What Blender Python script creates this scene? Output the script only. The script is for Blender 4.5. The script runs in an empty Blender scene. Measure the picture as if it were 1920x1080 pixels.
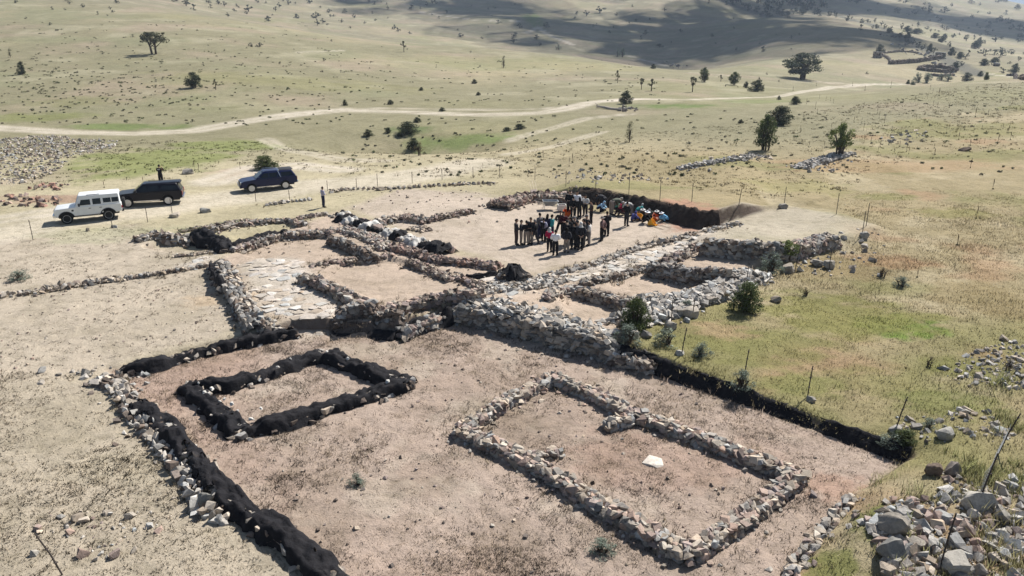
import bpy, bmesh, math, random
import numpy as np
from mathutils import Vector, Matrix
from mathutils import noise as mnoise
random.seed(7); rng = np.random.default_rng(7)
scene = bpy.context.scene
COL = scene.collection
# ---------------------------------------------------------------- camera
FPX, CAMZ, PITCH = 1400.0, 14.0, math.atan(480/1400)
cam_d = bpy.data.cameras.new("camera"); cam = bpy.data.objects.new("camera", cam_d); COL.objects.link(cam)
cam_d.sensor_width = 36; cam_d.lens = 36*FPX/1920
cam_d.clip_start = .5; cam_d.clip_end = 20000
cam.location = (0, 0, CAMZ); cam.rotation_euler = (math.pi/2-PITCH, 0, 0)
scene.camera = cam
# ---------------------------------------------------------------- sky and sun
SUN_EL, SUN_AZ = math.radians(46), math.radians(41)      # azimuth clockwise from +Y
SDIR = Vector((math.sin(SUN_AZ)*math.cos(SUN_EL), math.cos(SUN_AZ)*math.cos(SUN_EL), math.sin(SUN_EL)))
world = bpy.data.worlds.new("World"); scene.world = world; world.use_nodes = True
wn = world.node_tree; bg = wn.nodes["Background"]
sky = wn.nodes.new("ShaderNodeTexSky"); sky.sky_type = 'NISHITA'; sky.sun_disc = False
sky.sun_elevation = SUN_EL; sky.sun_rotation = SUN_AZ; sky.altitude = 900; sky.dust_density = 1.5
wn.links.new(sky.outputs[0], bg.inputs[0]); bg.inputs[1].default_value = .05
sun_d = bpy.data.lights.new("sun", 'SUN'); sun_d.energy = 5.0; sun_d.angle = math.radians(.55); sun_d.color = (1, .96, .9)
sun = bpy.data.objects.new("sun", sun_d); COL.objects.link(sun)
sun.rotation_euler = (-SDIR).to_track_quat('-Z', 'Y').to_euler(); sun.location = SDIR*60
scene.view_settings.view_transform = 'Standard'; scene.view_settings.look = 'None'
scene.view_settings.exposure = 0.93; scene.view_settings.gamma = 1
# ---------------------------------------------------------------- pixel <-> place
CP, SP = math.cos(PITCH), math.sin(PITCH)
def raydir(px, py):
    u, v = (px-960)/FPX, (540-py)/FPX
    return u, CP+v*SP, -SP+v*CP
def PZ(px, py, z=0.0):
    dx, dy, dz = raydir(px, py); t = (z-CAMZ)/dz
    return np.array((dx*t, dy*t))
def PL(pts, z=0.0): return np.array([PZ(a, b, z) for a, b in pts])
# ---------------------------------------------------------------- noise
class VN:
    def __init__(s, seed): s.t = np.random.default_rng(seed).random((256, 256))
    def __call__(s, x, y):
        xi, yi = np.floor(x).astype(int), np.floor(y).astype(int); fx, fy = x-xi, y-yi
        fx, fy = fx*fx*(3-2*fx), fy*fy*(3-2*fy)
        a, b = xi & 255, yi & 255; a1, b1 = (xi+1) & 255, (yi+1) & 255; t = s.t
        return (t[a, b]*(1-fx)+t[a1, b]*fx)*(1-fy)+(t[a, b1]*(1-fx)+t[a1, b1]*fx)*fy
_vn = [VN(k) for k in range(6)]
def fbm(x, y, sc, oct=3, k=0):
    r = 0; amp = 1; tot = 0
    for o in range(oct):
        r = r+amp*(_vn[(k+o) % 6](x*sc+17.3*o, y*sc+5.1*o)-.5); tot += amp; amp *= .5; sc *= 2.1
    return r/tot*2
def sstep(a, b, x):
    t = np.clip((x-a)/(b-a), 0, 1); return t*t*(3-2*t)
def seg_dist(x, y, pts, closed=False):
    """distance to a polyline and the fractional index of the closest point"""
    best = np.full(np.shape(x), 1e9); par = np.zeros(np.shape(x)); n = len(pts)
    for i in range(n if closed else n-1):
        p, q = pts[i], pts[(i+1) % n]; d = q-p; L = d@d+1e-12
        t = np.clip(((x-p[0])*d[0]+(y-p[1])*d[1])/L, 0, 1)
        e = np.hypot(x-p[0]-t*d[0], y-p[1]-t*d[1]); m = e < best
        best = np.where(m, e, best); par = np.where(m, i+t, par)
    return best, par
def inside(x, y, pts):
    c = np.zeros(np.shape(x), bool); n = len(pts); j = n-1
    for i in range(n):
        xi, yi, xj, yj = *pts[i], *pts[j]
        c ^= ((yi > y) != (yj > y)) & (x < (xj-xi)*(y-yi)/(yj-yi+1e-12)+xi); j = i
    return c
def sdist(x, y, pts):                                      # positive inside
    d, _ = seg_dist(x, y, pts, True); return np.where(inside(x, y, pts), d, -d)
# ---------------------------------------------------------------- the lie of the land
CT = [  # px, py, distance ahead
 (0,300,85),(0,240,117),(0,190,150),(0,140,185),(0,90,235),(0,30,330),(0,-40,520),(0,-70,900),
 (190,250,112),(190,200,142),(190,120,205),(190,60,275),(190,10,400),(190,-45,620),
 (370,300,86),(370,248,114),(370,200,142),(370,150,176),(370,90,240),(370,29,370),(390,26,460),(390,5,600),(390,-45,850),
 (640,300,87),(640,207,142),(640,150,192),(640,100,262),(640,66,360),(640,66,460),(640,40,580),(640,5,760),(640,-45,1000),
 (900,300,88),(900,215,138),(900,170,188),(900,125,268),(900,87,350),(900,92,450),(900,58,600),(900,15,830),(900,-45,1150),
 (1100,300,88),(1100,200,146),(1100,155,212),(1100,106,330),(1100,112,430),(1100,88,540),(1100,45,740),(1100,0,1000),(1100,-45,1300),
 (1250,250,108),(1250,190,155),(1250,160,205),(1250,130,300),(1250,134,400),(1250,105,520),(1250,60,720),(1250,5,1000),(1250,-45,1400),
 (1450,300,86),(1450,220,122),(1450,180,178),(1450,150,262),(1450,110,370),(1450,60,560),(1450,31,740),(1450,33,900),(1450,0,1080),(1450,-45,1500),
 (1650,300,85),(1650,220,120),(1650,168,186),(1650,176,240),(1650,128,340),(1650,100,420),(1650,60,560),(1650,52,680),(1690,35,900),(1690,5,1250),(1690,-30,1700),
 (1850,300,84),(1850,220,118),(1850,152,212),(1850,166,275),(1850,128,380),(1850,100,520),(1850,70,760),(1850,35,1150),(1850,0,1560),(1850,10,2200),
 (2000,300,82),(2000,200,125),(2000,150,205),(2000,155,300),(2000,120,420),(2000,60,900),(2000,28,1600),(2000,40,2300),
]
cp = []
for px, py, Y in CT:
    dx, dy, dz = raydir(px, py); cp.append((dx/dy, Y, CAMZ/Y+dz/dy))
for Y in (3, 8, 14, 20, 30, 45, 60, 72):
    for a in (-3, -1.6, -.85, -.4, 0, .4, .85, 1.6, 3): cp.append((a, Y, 0.0))
for a, s in ((-1.2, .05), (-2.2, .05), (-3, .04)):
    for Y, w in ((120, 0), (250, .035), (450, .05), (900, .05), (4200, .02)): cp.append((a, Y, w))
for a in (1.2, 2.2, 3):
    for Y, w in ((120, 0), (250, .0), (450, .0), (900, .015), (1600, .025), (4200, .005)): cp.append((a, Y, w))
for a in (-.7, -.45, -.2, 0, .2, .35): cp.append((a, 4200, .025))
for a in (.5, .62, .72, .85): cp.append((a, 4200, .006))
cp = np.array(cp)
def tpsk(r2): return r2*np.log(r2+1e-12)
QA, QL = 3.0, 1.6
_P = np.stack([cp[:, 0]*QA, np.log(cp[:, 1])*QL], 1); _n = len(_P)
_K = tpsk(((_P[:, None]-_P[None])**2).sum(-1))+np.eye(_n)*2e-3
_Q = np.c_[np.ones(_n), _P]
_S = np.linalg.solve(np.block([[_K, _Q], [_Q.T, np.zeros((3, 3))]]), np.r_[cp[:, 2], 0, 0, 0])
def base_h(x, y):
    sh = np.shape(x); x = np.ravel(x).astype(float); y = np.maximum(np.ravel(y).astype(float), 3.0)
    out = np.empty_like(x)
    for i in range(0, len(x), 20000):
        X, Y = x[i:i+20000], y[i:i+20000]
        p = np.stack([np.clip(X/Y, -3, 3)*QA, np.log(Y)*QL], 1)
        k = tpsk((p[:, :1]-_P[None, :, 0])**2+(p[:, 1:]-_P[None, :, 1])**2)
        w = k@_S[:_n]+_S[_n]+p@_S[_n+1:]
        out[i:i+20000] = w*Y*sstep(60, 95, Y)
    return out.reshape(sh)
# the dug-out trench floor (foot of its edges) and how high the ground stands outside it
FOOT = [(-150,770,.05),(205,697,.12),(400,655,.25),(560,622,.4),(620,622,.7),(690,622,.8),(750,630,.8),(800,612,.9),(855,600,1.0),(960,622,1.05),
        (1060,648,1.0),(1150,672,.9),(1250,708,.65),(1400,760,.5),(1560,818,.45),(1700,866,.3),(1640,905,.2),(1590,935,.25),(1480,1085,.25),(1420,1250,.2),
        (760,1250,0),(640,1085,.0),(480,960,.0),(330,800,.02),(225,720,.05),(-150,850,0)]
FOOTP = PL([f[:2] for f in FOOT]); FOOTH = np.array([f[2] for f in FOOT])
FLOOR = FOOTP[1:-1]
PIT_BACK = PL([(925,392),(990,376),(1060,372),(1130,382),(1180,395),(1235,408),(1290,424),(1335,431),(1395,418),(1480,395),(1560,370),(1540,300),(900,300),(850,350)], .6)
PLAT = PL([(1318,478),(1428,497),(1520,478),(1600,452),(1640,430),(1560,408),(1470,396),(1390,412),(1330,440)], .6)
ROOM2 = PL([(1215,508),(1300,530),(1372,525),(1430,500),(1428,492),(1318,476),(1250,490)], .7)
PIT_L = PL([(262,462),(320,474),(400,470),(425,462),(370,445),(300,446)], .45)
PIT_S = PL([(600,645),(660,632),(760,640),(770,612),(690,598),(620,606)], 0)
PIT_R = PL([(690,598),(770,592),(820,585),(850,562),(815,560),(700,578)], .7)
ROOMS = [PL(p, .6) for p in ([(592,517),(640,492),(735,482),(765,490),(830,516),(865,532),(810,545),(740,560),(705,565)],[(1040,552),(1085,540),(1140,556),(1180,568),(1165,592),(1140,622),(1060,598)],[(1165,512),(1212,500),(1260,510),(1300,520),(1360,520),(1290,545),(1210,560),(1140,542)],[(520,440),(612,436),(625,446),(690,478),(655,482),(560,490),(470,480),(440,470)],[(430,440),(500,425),(560,416),(590,420),(520,432),(450,450)])]
MOUND = PL([(1700,1000),(1920,900)], .3)
def height(x, y):
    x = np.asarray(x, float); y = np.asarray(y, float)
    h = base_h(x, y)
    h = h-3.8*np.exp(-((x-PZ(750,268)[0])/13)**2-((y-PZ(750,258)[1])/9)**2)
    near = (y < 130) & (y > 5) & (np.abs(x) < 120)
    if near.any():
        X, Y = x[near], y[near]
        d2 = (X[:, None]-FOOTP[None, 1:-1, 0])**2+(Y[:, None]-FOOTP[None, 1:-1, 1])**2
        w = 1/(d2+6)**1.3; ho = (w*FOOTH[None, 1:-1]).sum(1)/w.sum(1)
        sd = sdist(X, Y, FLOOR)
        add = ho*(1-sstep(-.28, .05, sd))*(1-sstep(75, 125, Y))
        sd = sdist(X, Y, PIT_BACK)
        az = X/Y; lift = sstep(PZ(985, 376)[0]/PZ(985, 376)[1], PZ(1110, 376)[0]/PZ(1110, 376)[1], az)*(1-sstep(PZ(1360, 400)[0]/PZ(1360, 400)[1], PZ(1450, 400)[0]/PZ(1450, 400)[1], az)*.8)
        add += 1.15*lift*sstep(-.1, .35, sd)*np.exp(-(np.maximum(sd, 0)/14)**2)
        add += .5*sstep(-1.3, .5, sdist(X, Y, PLAT)+.5*fbm(X, Y, .4, 2, 2))+.3*sstep(-.1, .3, sdist(X, Y, ROOM2))
        add -= .45*sstep(0, .4, sdist(X, Y, PIT_L))+.3*sstep(0, .6, sdist(X, Y, PIT_S))+.5*sstep(0, .4, sdist(X, Y, PIT_R))
        for R_ in ROOMS: add -= .28*sstep(-.05, .3, sdist(X, Y, R_))
        m = sdist(X, Y, FLOOR); rough = np.where(m > 0, 1.0, .8)
        # rubble bank at the lower right
        dm, _ = seg_dist(X, Y, MOUND); add += .7*np.exp(-(dm/3.2)**2)*(m < 0)*sstep(0, 1.2, -m)
        add += rough*(.05*fbm(X, Y, .5, 3, 1)+.035*fbm(X, Y, 2.3, 2, 3))+.12*fbm(X, Y, .11, 2, 0)
        h = h.copy(); h[near] += add
    far = sstep(90, 320, y)
    h = h+far*(.35*fbm(x, y, .05, 3, 2)+np.minimum(y, 1500)*.0055*fbm(x, y, .008, 3, 4))
    return h
def hz(x, y): return float(height(np.array([x]), np.array([y]))[0])
_YS = np.geomspace(9, 3800, 420)
def G(px, py, dz=0.0):
    """the place on the ground (raised by dz) seen at a pixel of the 1920 x 1080 photograph"""
    dx, dy, dzz = raydir(px, py)
    def f(Y):
        t = Y/dy; return CAMZ+t*dzz-height(dx*t, Y)-dz
    v = f(_YS); i = np.argmax(v < 0)
    if not (v < 0).any(): i = len(v)-1
    if i == 0: i = 1
    Y = np.linspace(_YS[i-1], _YS[i], 30); v = f(Y); j = max(1, int(np.argmax(v < 0))) if (v < 0).any() else 29
    t0 = v[j-1]/(v[j-1]-v[j]+1e-9); Yh = Y[j-1]+(Y[j]-Y[j-1])*min(max(t0, 0), 1); t = Yh/dy
    return np.array((dx*t, Yh, CAMZ+t*dzz-dz))
def GX(pts, dz=0.0): return np.array([G(a, b, dz) for a, b in pts])
def pxm(p):                                                  # pixels (of 1920) per metre at a place
    return FPX/(p[1]*CP-(p[2]-CAMZ)*SP)
# ---------------------------------------------------------------- materials
MATS = {}
def newmat(name):
    m = bpy.data.materials.new(name); m.use_nodes = True; nt = m.node_tree
    return m, nt, nt.nodes["Principled BSDF"]
def N(nt, typ, **kw):
    n = nt.nodes.new(typ)
    for k, v in kw.items():
        if k == 'ins':
            for i, val in v.items(): n.inputs[i].default_value = val
        else: setattr(n, k, v)
    return n
def noise(nt, scale, detail=4, rough=.55, vec=None, dist=0):
    n = N(nt, "ShaderNodeTexNoise", ins={'Scale': scale, 'Detail': detail, 'Roughness': rough, 'Distortion': dist})
    if vec is not None: nt.links.new(vec, n.inputs['Vector'])
    return n
def ramp(nt, fac, stops):
    r = nt.nodes.new("ShaderNodeValToRGB"); e = r.color_ramp.elements
    while len(e) > 1: e.remove(e[-1])
    e[0].position, e[0].color = stops[0][0], stops[0][1]
    for p, c in stops[1:]:
        k = e.new(p); k.color = c
    nt.links.new(fac, r.inputs[0]); return r
def gray(v): return (v, v, v, 1)
def mixc(nt, mode, fac, a, b):
    m = N(nt, "ShaderNodeMix", data_type='RGBA', blend_type=mode)
    for s, i in ((fac, 0), (a, 6), (b, 7)):
        if isinstance(s, (int, float, tuple)): m.inputs[i].default_value = s
        else: nt.links.new(s, m.inputs[i])
    return m.outputs[2]
def plain(name, col, rough=.7, metal=0, var=.12, scale=6, spec=.3, coat=0):
    """a paint, cloth or metal with slight mottling"""
    if name in MATS: return MATS[name]
    m, nt, b = newmat(name); tc = nt.nodes.new("ShaderNodeTexCoord")
    n = noise(nt, scale, 3, .6, tc.outputs['Object'])
    r = ramp(nt, n.outputs[0], [(.3, tuple(c*(1-var) for c in col)+(1,)), (.7, tuple(min(1, c*(1+var)) for c in col)+(1,))])
    nt.links.new(r.outputs[0], b.inputs['Base Color'])
    b.inputs['Roughness'].default_value = rough; b.inputs['Metallic'].default_value = metal
    b.inputs['Specular IOR Level'].default_value = spec; b.inputs['Coat Weight'].default_value = coat
    MATS[name] = m; return m
def m_ground():
    m, nt, b = newmat("ground"); L = nt.links.new
    tc = nt.nodes.new("ShaderNodeTexCoord"); o = tc.outputs['Object']
    at = N(nt, "ShaderNodeVertexColor", layer_name="tint")
    n1 = noise(nt, .22, 6, .62, o, .6); n2 = noise(nt, 1.7, 6, .7, o, .3); n3 = noise(nt, 9, 6, .8, o)
    r1 = ramp(nt, n1.outputs[0], [(.3, (.80, .80, .76, 1)), (.5, gray(1)), (.7, (1.13, 1.12, 1.12, 1))])
    r2 = ramp(nt, n2.outputs[0], [(.30, (.68, .68, .64, 1)), (.48, gray(1)), (.72, (1.15, 1.14, 1.12, 1))])
    r3 = ramp(nt, n3.outputs[0], [(.28, (.55, .52, .48, 1)), (.42, gray(.95)), (.62, gray(1.08)), (.8, gray(1.25))])
    c = mixc(nt, 'MULTIPLY', 1.0, at.outputs[0], r1.outputs[0])
    c = mixc(nt, 'MULTIPLY', .9, c, r2.outputs[0]); c = mixc(nt, 'MULTIPLY', .75, c, r3.outputs[0])
    # dry tussocks and twigs: small dark flecks stretched along the slope
    mp = N(nt, "ShaderNodeMapping"); mp.inputs['Scale'].default_value = (.55, .8, 1); L(o, mp.inputs[0])
    n4 = noise(nt, 1.1, 8, .78, mp.outputs[0], .5)
    fl = ramp(nt, n4.outputs[0], [(.60, gray(0)), (.69, gray(1))])
    fm = N(nt, "ShaderNodeMath", operation='MULTIPLY'); L(fl.outputs[0], fm.inputs[0]); L(at.outputs[1], fm.inputs[1])
    c = mixc(nt, 'MULTIPLY', fm.outputs[0], c, (.52, .56, .45, 1))
    L(c, b.inputs['Base Color']); b.inputs['Roughness'].default_value = .95; b.inputs['Specular IOR Level'].default_value = .08
    ad = N(nt, "ShaderNodeMath", operation='MULTIPLY_ADD'); L(n2.outputs[0], ad.inputs[0]); ad.inputs[1].default_value = 2.2; L(n3.outputs[0], ad.inputs[2])
    bp = N(nt, "ShaderNodeBump", ins={'Strength': .75, 'Distance': .07}); L(ad.outputs[0], bp.inputs['Height']); L(bp.outputs[0], b.inputs['Normal'])
    return m
def m_stone(name="stone"):
    m, nt, b = newmat(name); L = nt.links.new
    tc = nt.nodes.new("ShaderNodeTexCoord"); o = tc.outputs['Object']; at = N(nt, "ShaderNodeVertexColor", layer_name="tint")
    n1 = noise(nt, 5, 6, .7, o); n2 = noise(nt, 17, 5, .7, o)
    r1 = ramp(nt, n1.outputs[0], [(.3, gray(.68)), (.5, gray(1)), (.72, (1.2, 1.19, 1.15, 1))])
    r2 = ramp(nt, n2.outputs[0], [(.3, gray(.72)), (.6, gray(1.08))])
    c = mixc(nt, 'MULTIPLY', 1.0, at.outputs[0], r1.outputs[0]); c = mixc(nt, 'MULTIPLY', .8, c, r2.outputs[0])
    L(c, b.inputs['Base Color']); b.inputs['Roughness'].default_value = .9; b.inputs['Specular IOR Level'].default_value = .15
    bp = N(nt, "ShaderNodeBump", ins={'Strength': .6, 'Distance': .03}); L(n2.outputs[0], bp.inputs['Height']); L(bp.outputs[0], b.inputs['Normal'])
    return m
def m_leaf(name="leaves", col=None, trans=.25):
    m, nt, b = newmat(name); L = nt.links.new; at = N(nt, "ShaderNodeVertexColor", layer_name="tint")
    tc = nt.nodes.new("ShaderNodeTexCoord"); n = noise(nt, 3, 3, .6, tc.outputs['Object'])
    r = ramp(nt, n.outputs[0], [(.3, gray(.75)), (.7, gray(1.25))])
    c = mixc(nt, 'MULTIPLY', 1.0, at.outputs[0], r.outputs[0]); L(c, b.inputs['Base Color'])
    b.inputs['Roughness'].default_value = .75; b.inputs['Specular IOR Level'].default_value = .15
    t = nt.nodes.new("ShaderNodeBsdfTranslucent"); L(c, t.inputs[0]); mx = nt.nodes.new("ShaderNodeMixShader"); mx.inputs[0].default_value = trans
    L(b.outputs[0], mx.inputs[1]); L(t.outputs[0], mx.inputs[2]); L(mx.outputs[0], nt.nodes["Material Output"].inputs[0]); return m
def m_cloth():
    m, nt, b = newmat("black_fabric"); L = nt.links.new; tc = nt.nodes.new("ShaderNodeTexCoord"); o = tc.outputs['Object']
    n1 = noise(nt, 2.2, 6, .7, o); r = ramp(nt, n1.outputs[0], [(.35, (.009, .009, .011, 1)), (.6, (.017, .016, .018, 1)), (.75, (.05, .043, .038, 1))])
    L(r.outputs[0], b.inputs['Base Color']); b.inputs['Roughness'].default_value = .85; b.inputs['Specular IOR Level'].default_value = .12
    n2 = noise(nt, 6, 6, .65, o); bp = N(nt, "ShaderNodeBump", ins={'Strength': .8, 'Distance': .06}); L(n2.outputs[0], bp.inputs['Height']); L(bp.outputs[0], b.inputs['Normal'])
    return m
M_GROUND, M_STONE, M_LEAF, M_CLOTH = m_ground(), m_stone(), m_leaf(), m_cloth()
M_GRASS = m_leaf("grass_blades", trans=.3)
M_BARK = plain("bark", (.10, .075, .055), .9, var=.3, scale=5)
# ---------------------------------------------------------------- mesh helpers
def tag(o, label, cat=None, group=None, kind=None):
    o["label"] = label
    if cat: o["category"] = cat
    if group: o["group"] = group
    if kind: o["kind"] = kind
    return o
def struct(o, label=None):
    o["kind"] = "structure"
    if label: o["label"] = label
    return o
def mesh_np(name, verts, faces, col=None, mat=None, smooth=False, parent=None, link=True, nrm=None):
    """faces: (n,3) or (n,4) int array"""
    verts = np.asarray(verts, np.float32); faces = np.asarray(faces, np.int32); k = faces.shape[1]
    me = bpy.data.meshes.new(name); me.vertices.add(len(verts)); me.vertices.foreach_set("co", verts.ravel())
    me.loops.add(faces.size); me.loops.foreach_set("vertex_index", faces.ravel())
    me.polygons.add(len(faces)); me.polygons.foreach_set("loop_start", np.arange(0, faces.size, k, dtype=np.int32))
    me.polygons.foreach_set("use_smooth", np.full(len(faces), smooth, bool))
    if col is not None:
        ca = me.color_attributes.new("tint", 'FLOAT_COLOR', 'POINT'); c = np.asarray(col, np.float32)
        if c.shape[1] == 3: c = np.c_[c, np.ones(len(c), np.float32)]
        ca.data.foreach_set("color", c.ravel())
    me.update(calc_edges=True); me.validate()
    if mat is not None: me.materials.append(mat)
    o = bpy.data.objects.new(name, me)
    if link: COL.objects.link(o)
    if parent is not None: o.parent = parent
    if nrm is not None: me.normals_split_custom_set_from_vertices(nrm)
    return o
def empty(name, loc=(0, 0, 0), rz=0):
    o = bpy.data.objects.new(name, None); o.empty_display_size = .3; COL.objects.link(o); o.location = loc; o.rotation_euler.z = rz; return o
class Acc:                                                   # gathers one mesh made of triangles
    def __init__(s): s.v, s.f, s.c, s.n = [], [], [], 0
    def add(s, v, f, c):
        v = np.asarray(v, float); s.v.append(v); s.f.append(np.asarray(f)+s.n); s.c.append(np.broadcast_to(np.asarray(c, float), (len(v), 3))); s.n += len(v)
    def build(s, name, mat, parent=None, origin=None, smooth=False, link=True):
        v = np.concatenate(s.v)
        if origin is not None: v = v-np.asarray(origin)
        o = mesh_np(name, v, np.concatenate(s.f), np.concatenate(s.c), mat, smooth, parent, link)
        if origin is not None: o.location = origin
        return o
class MB:                                                    # gathers one mesh from boxes, tubes and lofts
    def __init__(s): s.bm = bmesh.new()
    def box(s, c, size, rot=None, bev=0.0):
        r = bmesh.ops.create_cube(s.bm, size=1); vs = r['verts']
        bmesh.ops.scale(s.bm, vec=size, verts=vs)
        if bev:
            es = list({e for v in vs for e in v.link_edges}); q = bmesh.ops.bevel(s.bm, geom=es, offset=bev, segments=2, affect='EDGES', profile=.6)
            vs = list({v for f in q['faces'] for v in f.verts} | {v for v in vs if v.is_valid})
        if rot is not None: bmesh.ops.rotate(s.bm, cent=(0, 0, 0), matrix=rot, verts=vs)
        bmesh.ops.translate(s.bm, vec=c, verts=vs); return s
    def ring(s, pts): return [s.bm.verts.new(p) for p in pts]
    def loft(s, rings, caps=True, closed=True):
        R = [s.ring(r) for r in rings]; n = len(R[0])
        for a, b in zip(R, R[1:]):
            for i in range(n if closed else n-1): s.bm.faces.new((a[i], a[(i+1) % n], b[(i+1) % n], b[i]))
        if caps and closed: s.bm.faces.new(R[0][::-1]); s.bm.faces.new(R[-1])
        return s
    def tube(s, pts, rad, n=6, caps=True):
        pts = [Vector(p) for p in pts]; rad = [rad]*len(pts) if isinstance(rad, (int, float)) else rad; rings = []; up = None
        for i, p in enumerate(pts):
            t = (pts[min(i+1, len(pts)-1)]-pts[max(i-1, 0)]).normalized()
            if up is None: up = Vector((0, 0, 1)) if abs(t.z) < .9 else Vector((1, 0, 0))
            a = t.cross(up).normalized(); b = t.cross(a).normalized()
            rings.append([p+a*math.cos(2*math.pi*k/n)*rad[i]+b*math.sin(2*math.pi*k/n)*rad[i] for k in range(n)])
        return s.loft(rings, caps)
    def lathe(s, prof, n=20, axis='Z', c=(0, 0, 0)):         # prof: (radius, height)
        rings = []
        for r, h in prof:
            ring = []
            for k in range(n):
                a = 2*math.pi*k/n; p = (r*math.cos(a), r*math.sin(a), h)
                if axis == 'Y': p = (p[0], p[2], p[1])
                ring.append((p[0]+c[0], p[1]+c[1], p[2]+c[2]))
            rings.append(ring)
        return s.loft(rings)
    def prism(s, poly, y0, y1):                              # side outline in x,z pulled across the width
        a = s.ring([(x, y0, z) for x, z in poly]); b = s.ring([(x, y1, z) for x, z in poly]); n = len(poly)
        s.bm.faces.new(a); s.bm.faces.new(b[::-1])
        for i in range(n): s.bm.faces.new((a[i], b[i], b[(i+1) % n], a[(i+1) % n]))
        return s
    def build(s, name, mat, parent=None, smooth=True, bev=0, loc=None, link=True):
        bmesh.ops.recalc_face_normals(s.bm, faces=s.bm.faces)
        me = bpy.data.meshes.new(name); s.bm.to_mesh(me); s.bm.free()
        if smooth:
            me.polygons.foreach_set("use_smooth", np.ones(len(me.polygons), bool)); me.set_sharp_from_angle(angle=math.radians(38))
        for m in (mat if isinstance(mat, (list, tuple)) else [mat]): me.materials.append(m)
        o = bpy.data.objects.new(name, me)
        if link: COL.objects.link(o)
        if parent is not None: o.parent = parent
        if loc is not None: o.location = loc
        if bev:
            md = o.modifiers.new("bevel", 'BEVEL'); md.width = bev; md.segments = 2; md.limit_method = 'ANGLE'; md.angle_limit = math.radians(40)
        return o
def copy_tree(o, parent=None):
    c = o.copy(); COL.objects.link(c); c.parent = parent
    for ch in list(o.children): copy_tree(ch, c)
    return c
# ================================================================ THE GROUND
C_HILL, C_LEFT, C_RIGHT = (.19, .174, .108), (.35, .30, .236), (.245, .202, .118)
C_TRENCH, C_PLAZA, C_ROAD, C_PATH = (.315, .25, .205), (.36, .302, .245), (.45, .40, .33), (.44, .39, .335)
ROADS = [  # centre line in the photo, half width in metres
 ([(-150,228),(0,241),(120,248),(240,251),(360,246),(450,230),(540,216),(640,207),(760,210),(900,215),(1010,212),(1060,204),(1110,192),(1180,186)], 2.3),
 ([(540,214),(640,204),(760,203),(900,206),(1000,205),(1080,198),(1110,192)], 1.1),
 ([(1110,192),(1180,186),(1290,187),(1380,184),(1460,181),(1560,163),(1630,158),(1700,158)], 1.5),
 ([(500,262),(560,285),(640,300),(720,302)], 1.2),
 ([(960,262),(1020,245),(1100,222),(1180,214)], 1.0),
 ([(950,290),(1060,268),(1130,247)], .9),
 ([(-150,470),(0,440),(130,412),(250,396),(360,380),(480,366),(600,345),(720,338),(820,322),(900,305)], 3.0),
 ([(-150,428),(0,412),(110,396)], 1.6),
 ([(400,340),(470,318),(560,310),(640,318)], 2.0),
 ([(985,62),(1010,50),(1040,70),(1075,85)], 2.0), ([(1160,98),(1230,118),(1250,124)], 1.6),
 ([(1290,135),(1380,143),(1480,150),(1600,158),(1680,160)], 1.2),
 ([(1850,138),(1920,146),(2000,150)], 2.2),
 ([(560,98),(640,95)], 1.0), ([(790,22),(900,40),(985,40)], 2.0),
]
ROADW = [(GX(p), w) for p, w in ROADS]
PATHS = [PL([(1010,520),(1080,506),(1130,490),(1195,467),(1280,446),(1330,432),(1345,442),(1290,470),(1215,494),(1170,510),(1100,526),(1040,535),(960,560),(880,545),(900,525),(990,528)], .75),
         PL([(452,500),(520,478),(560,482),(575,510),(600,545),(640,585),(625,608),(580,612),(540,595),(500,585),(470,550)], .45),
         PL([(330,500),(400,478),(405,490),(340,505)], .45)]
PLAZA = PL([(900,362),(1000,380),(1130,400),(1300,428),(1380,415),(1490,398),(1580,425),(1470,460),(1310,450),(1000,520),(930,495),(840,470),(650,390),(750,352)], .6)
TERR = PL([(420,480),(540,425),(640,395),(860,480),(930,500),(1000,525),(1320,450),(1480,480),(1360,540),(1170,600),(1150,650),(850,560),(750,610),(600,615),(500,590),(400,490)], .6)
LEFTF = PL([(-200,480),(250,430),(420,490),(560,612),(210,695),(-200,790)], .2)
LOWL = PL([(-300,760),(200,700),(330,800),(480,965),(640,1090),(640,1300),(-300,1300)], 0)
RIGHTF = PL([(1180,650),(1400,530),(1640,430),(1560,380),(1700,250),(2400,180),(2800,900),(2000,1300),(1400,1300),(1600,920),(1700,860),(1400,745)], .4)
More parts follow.
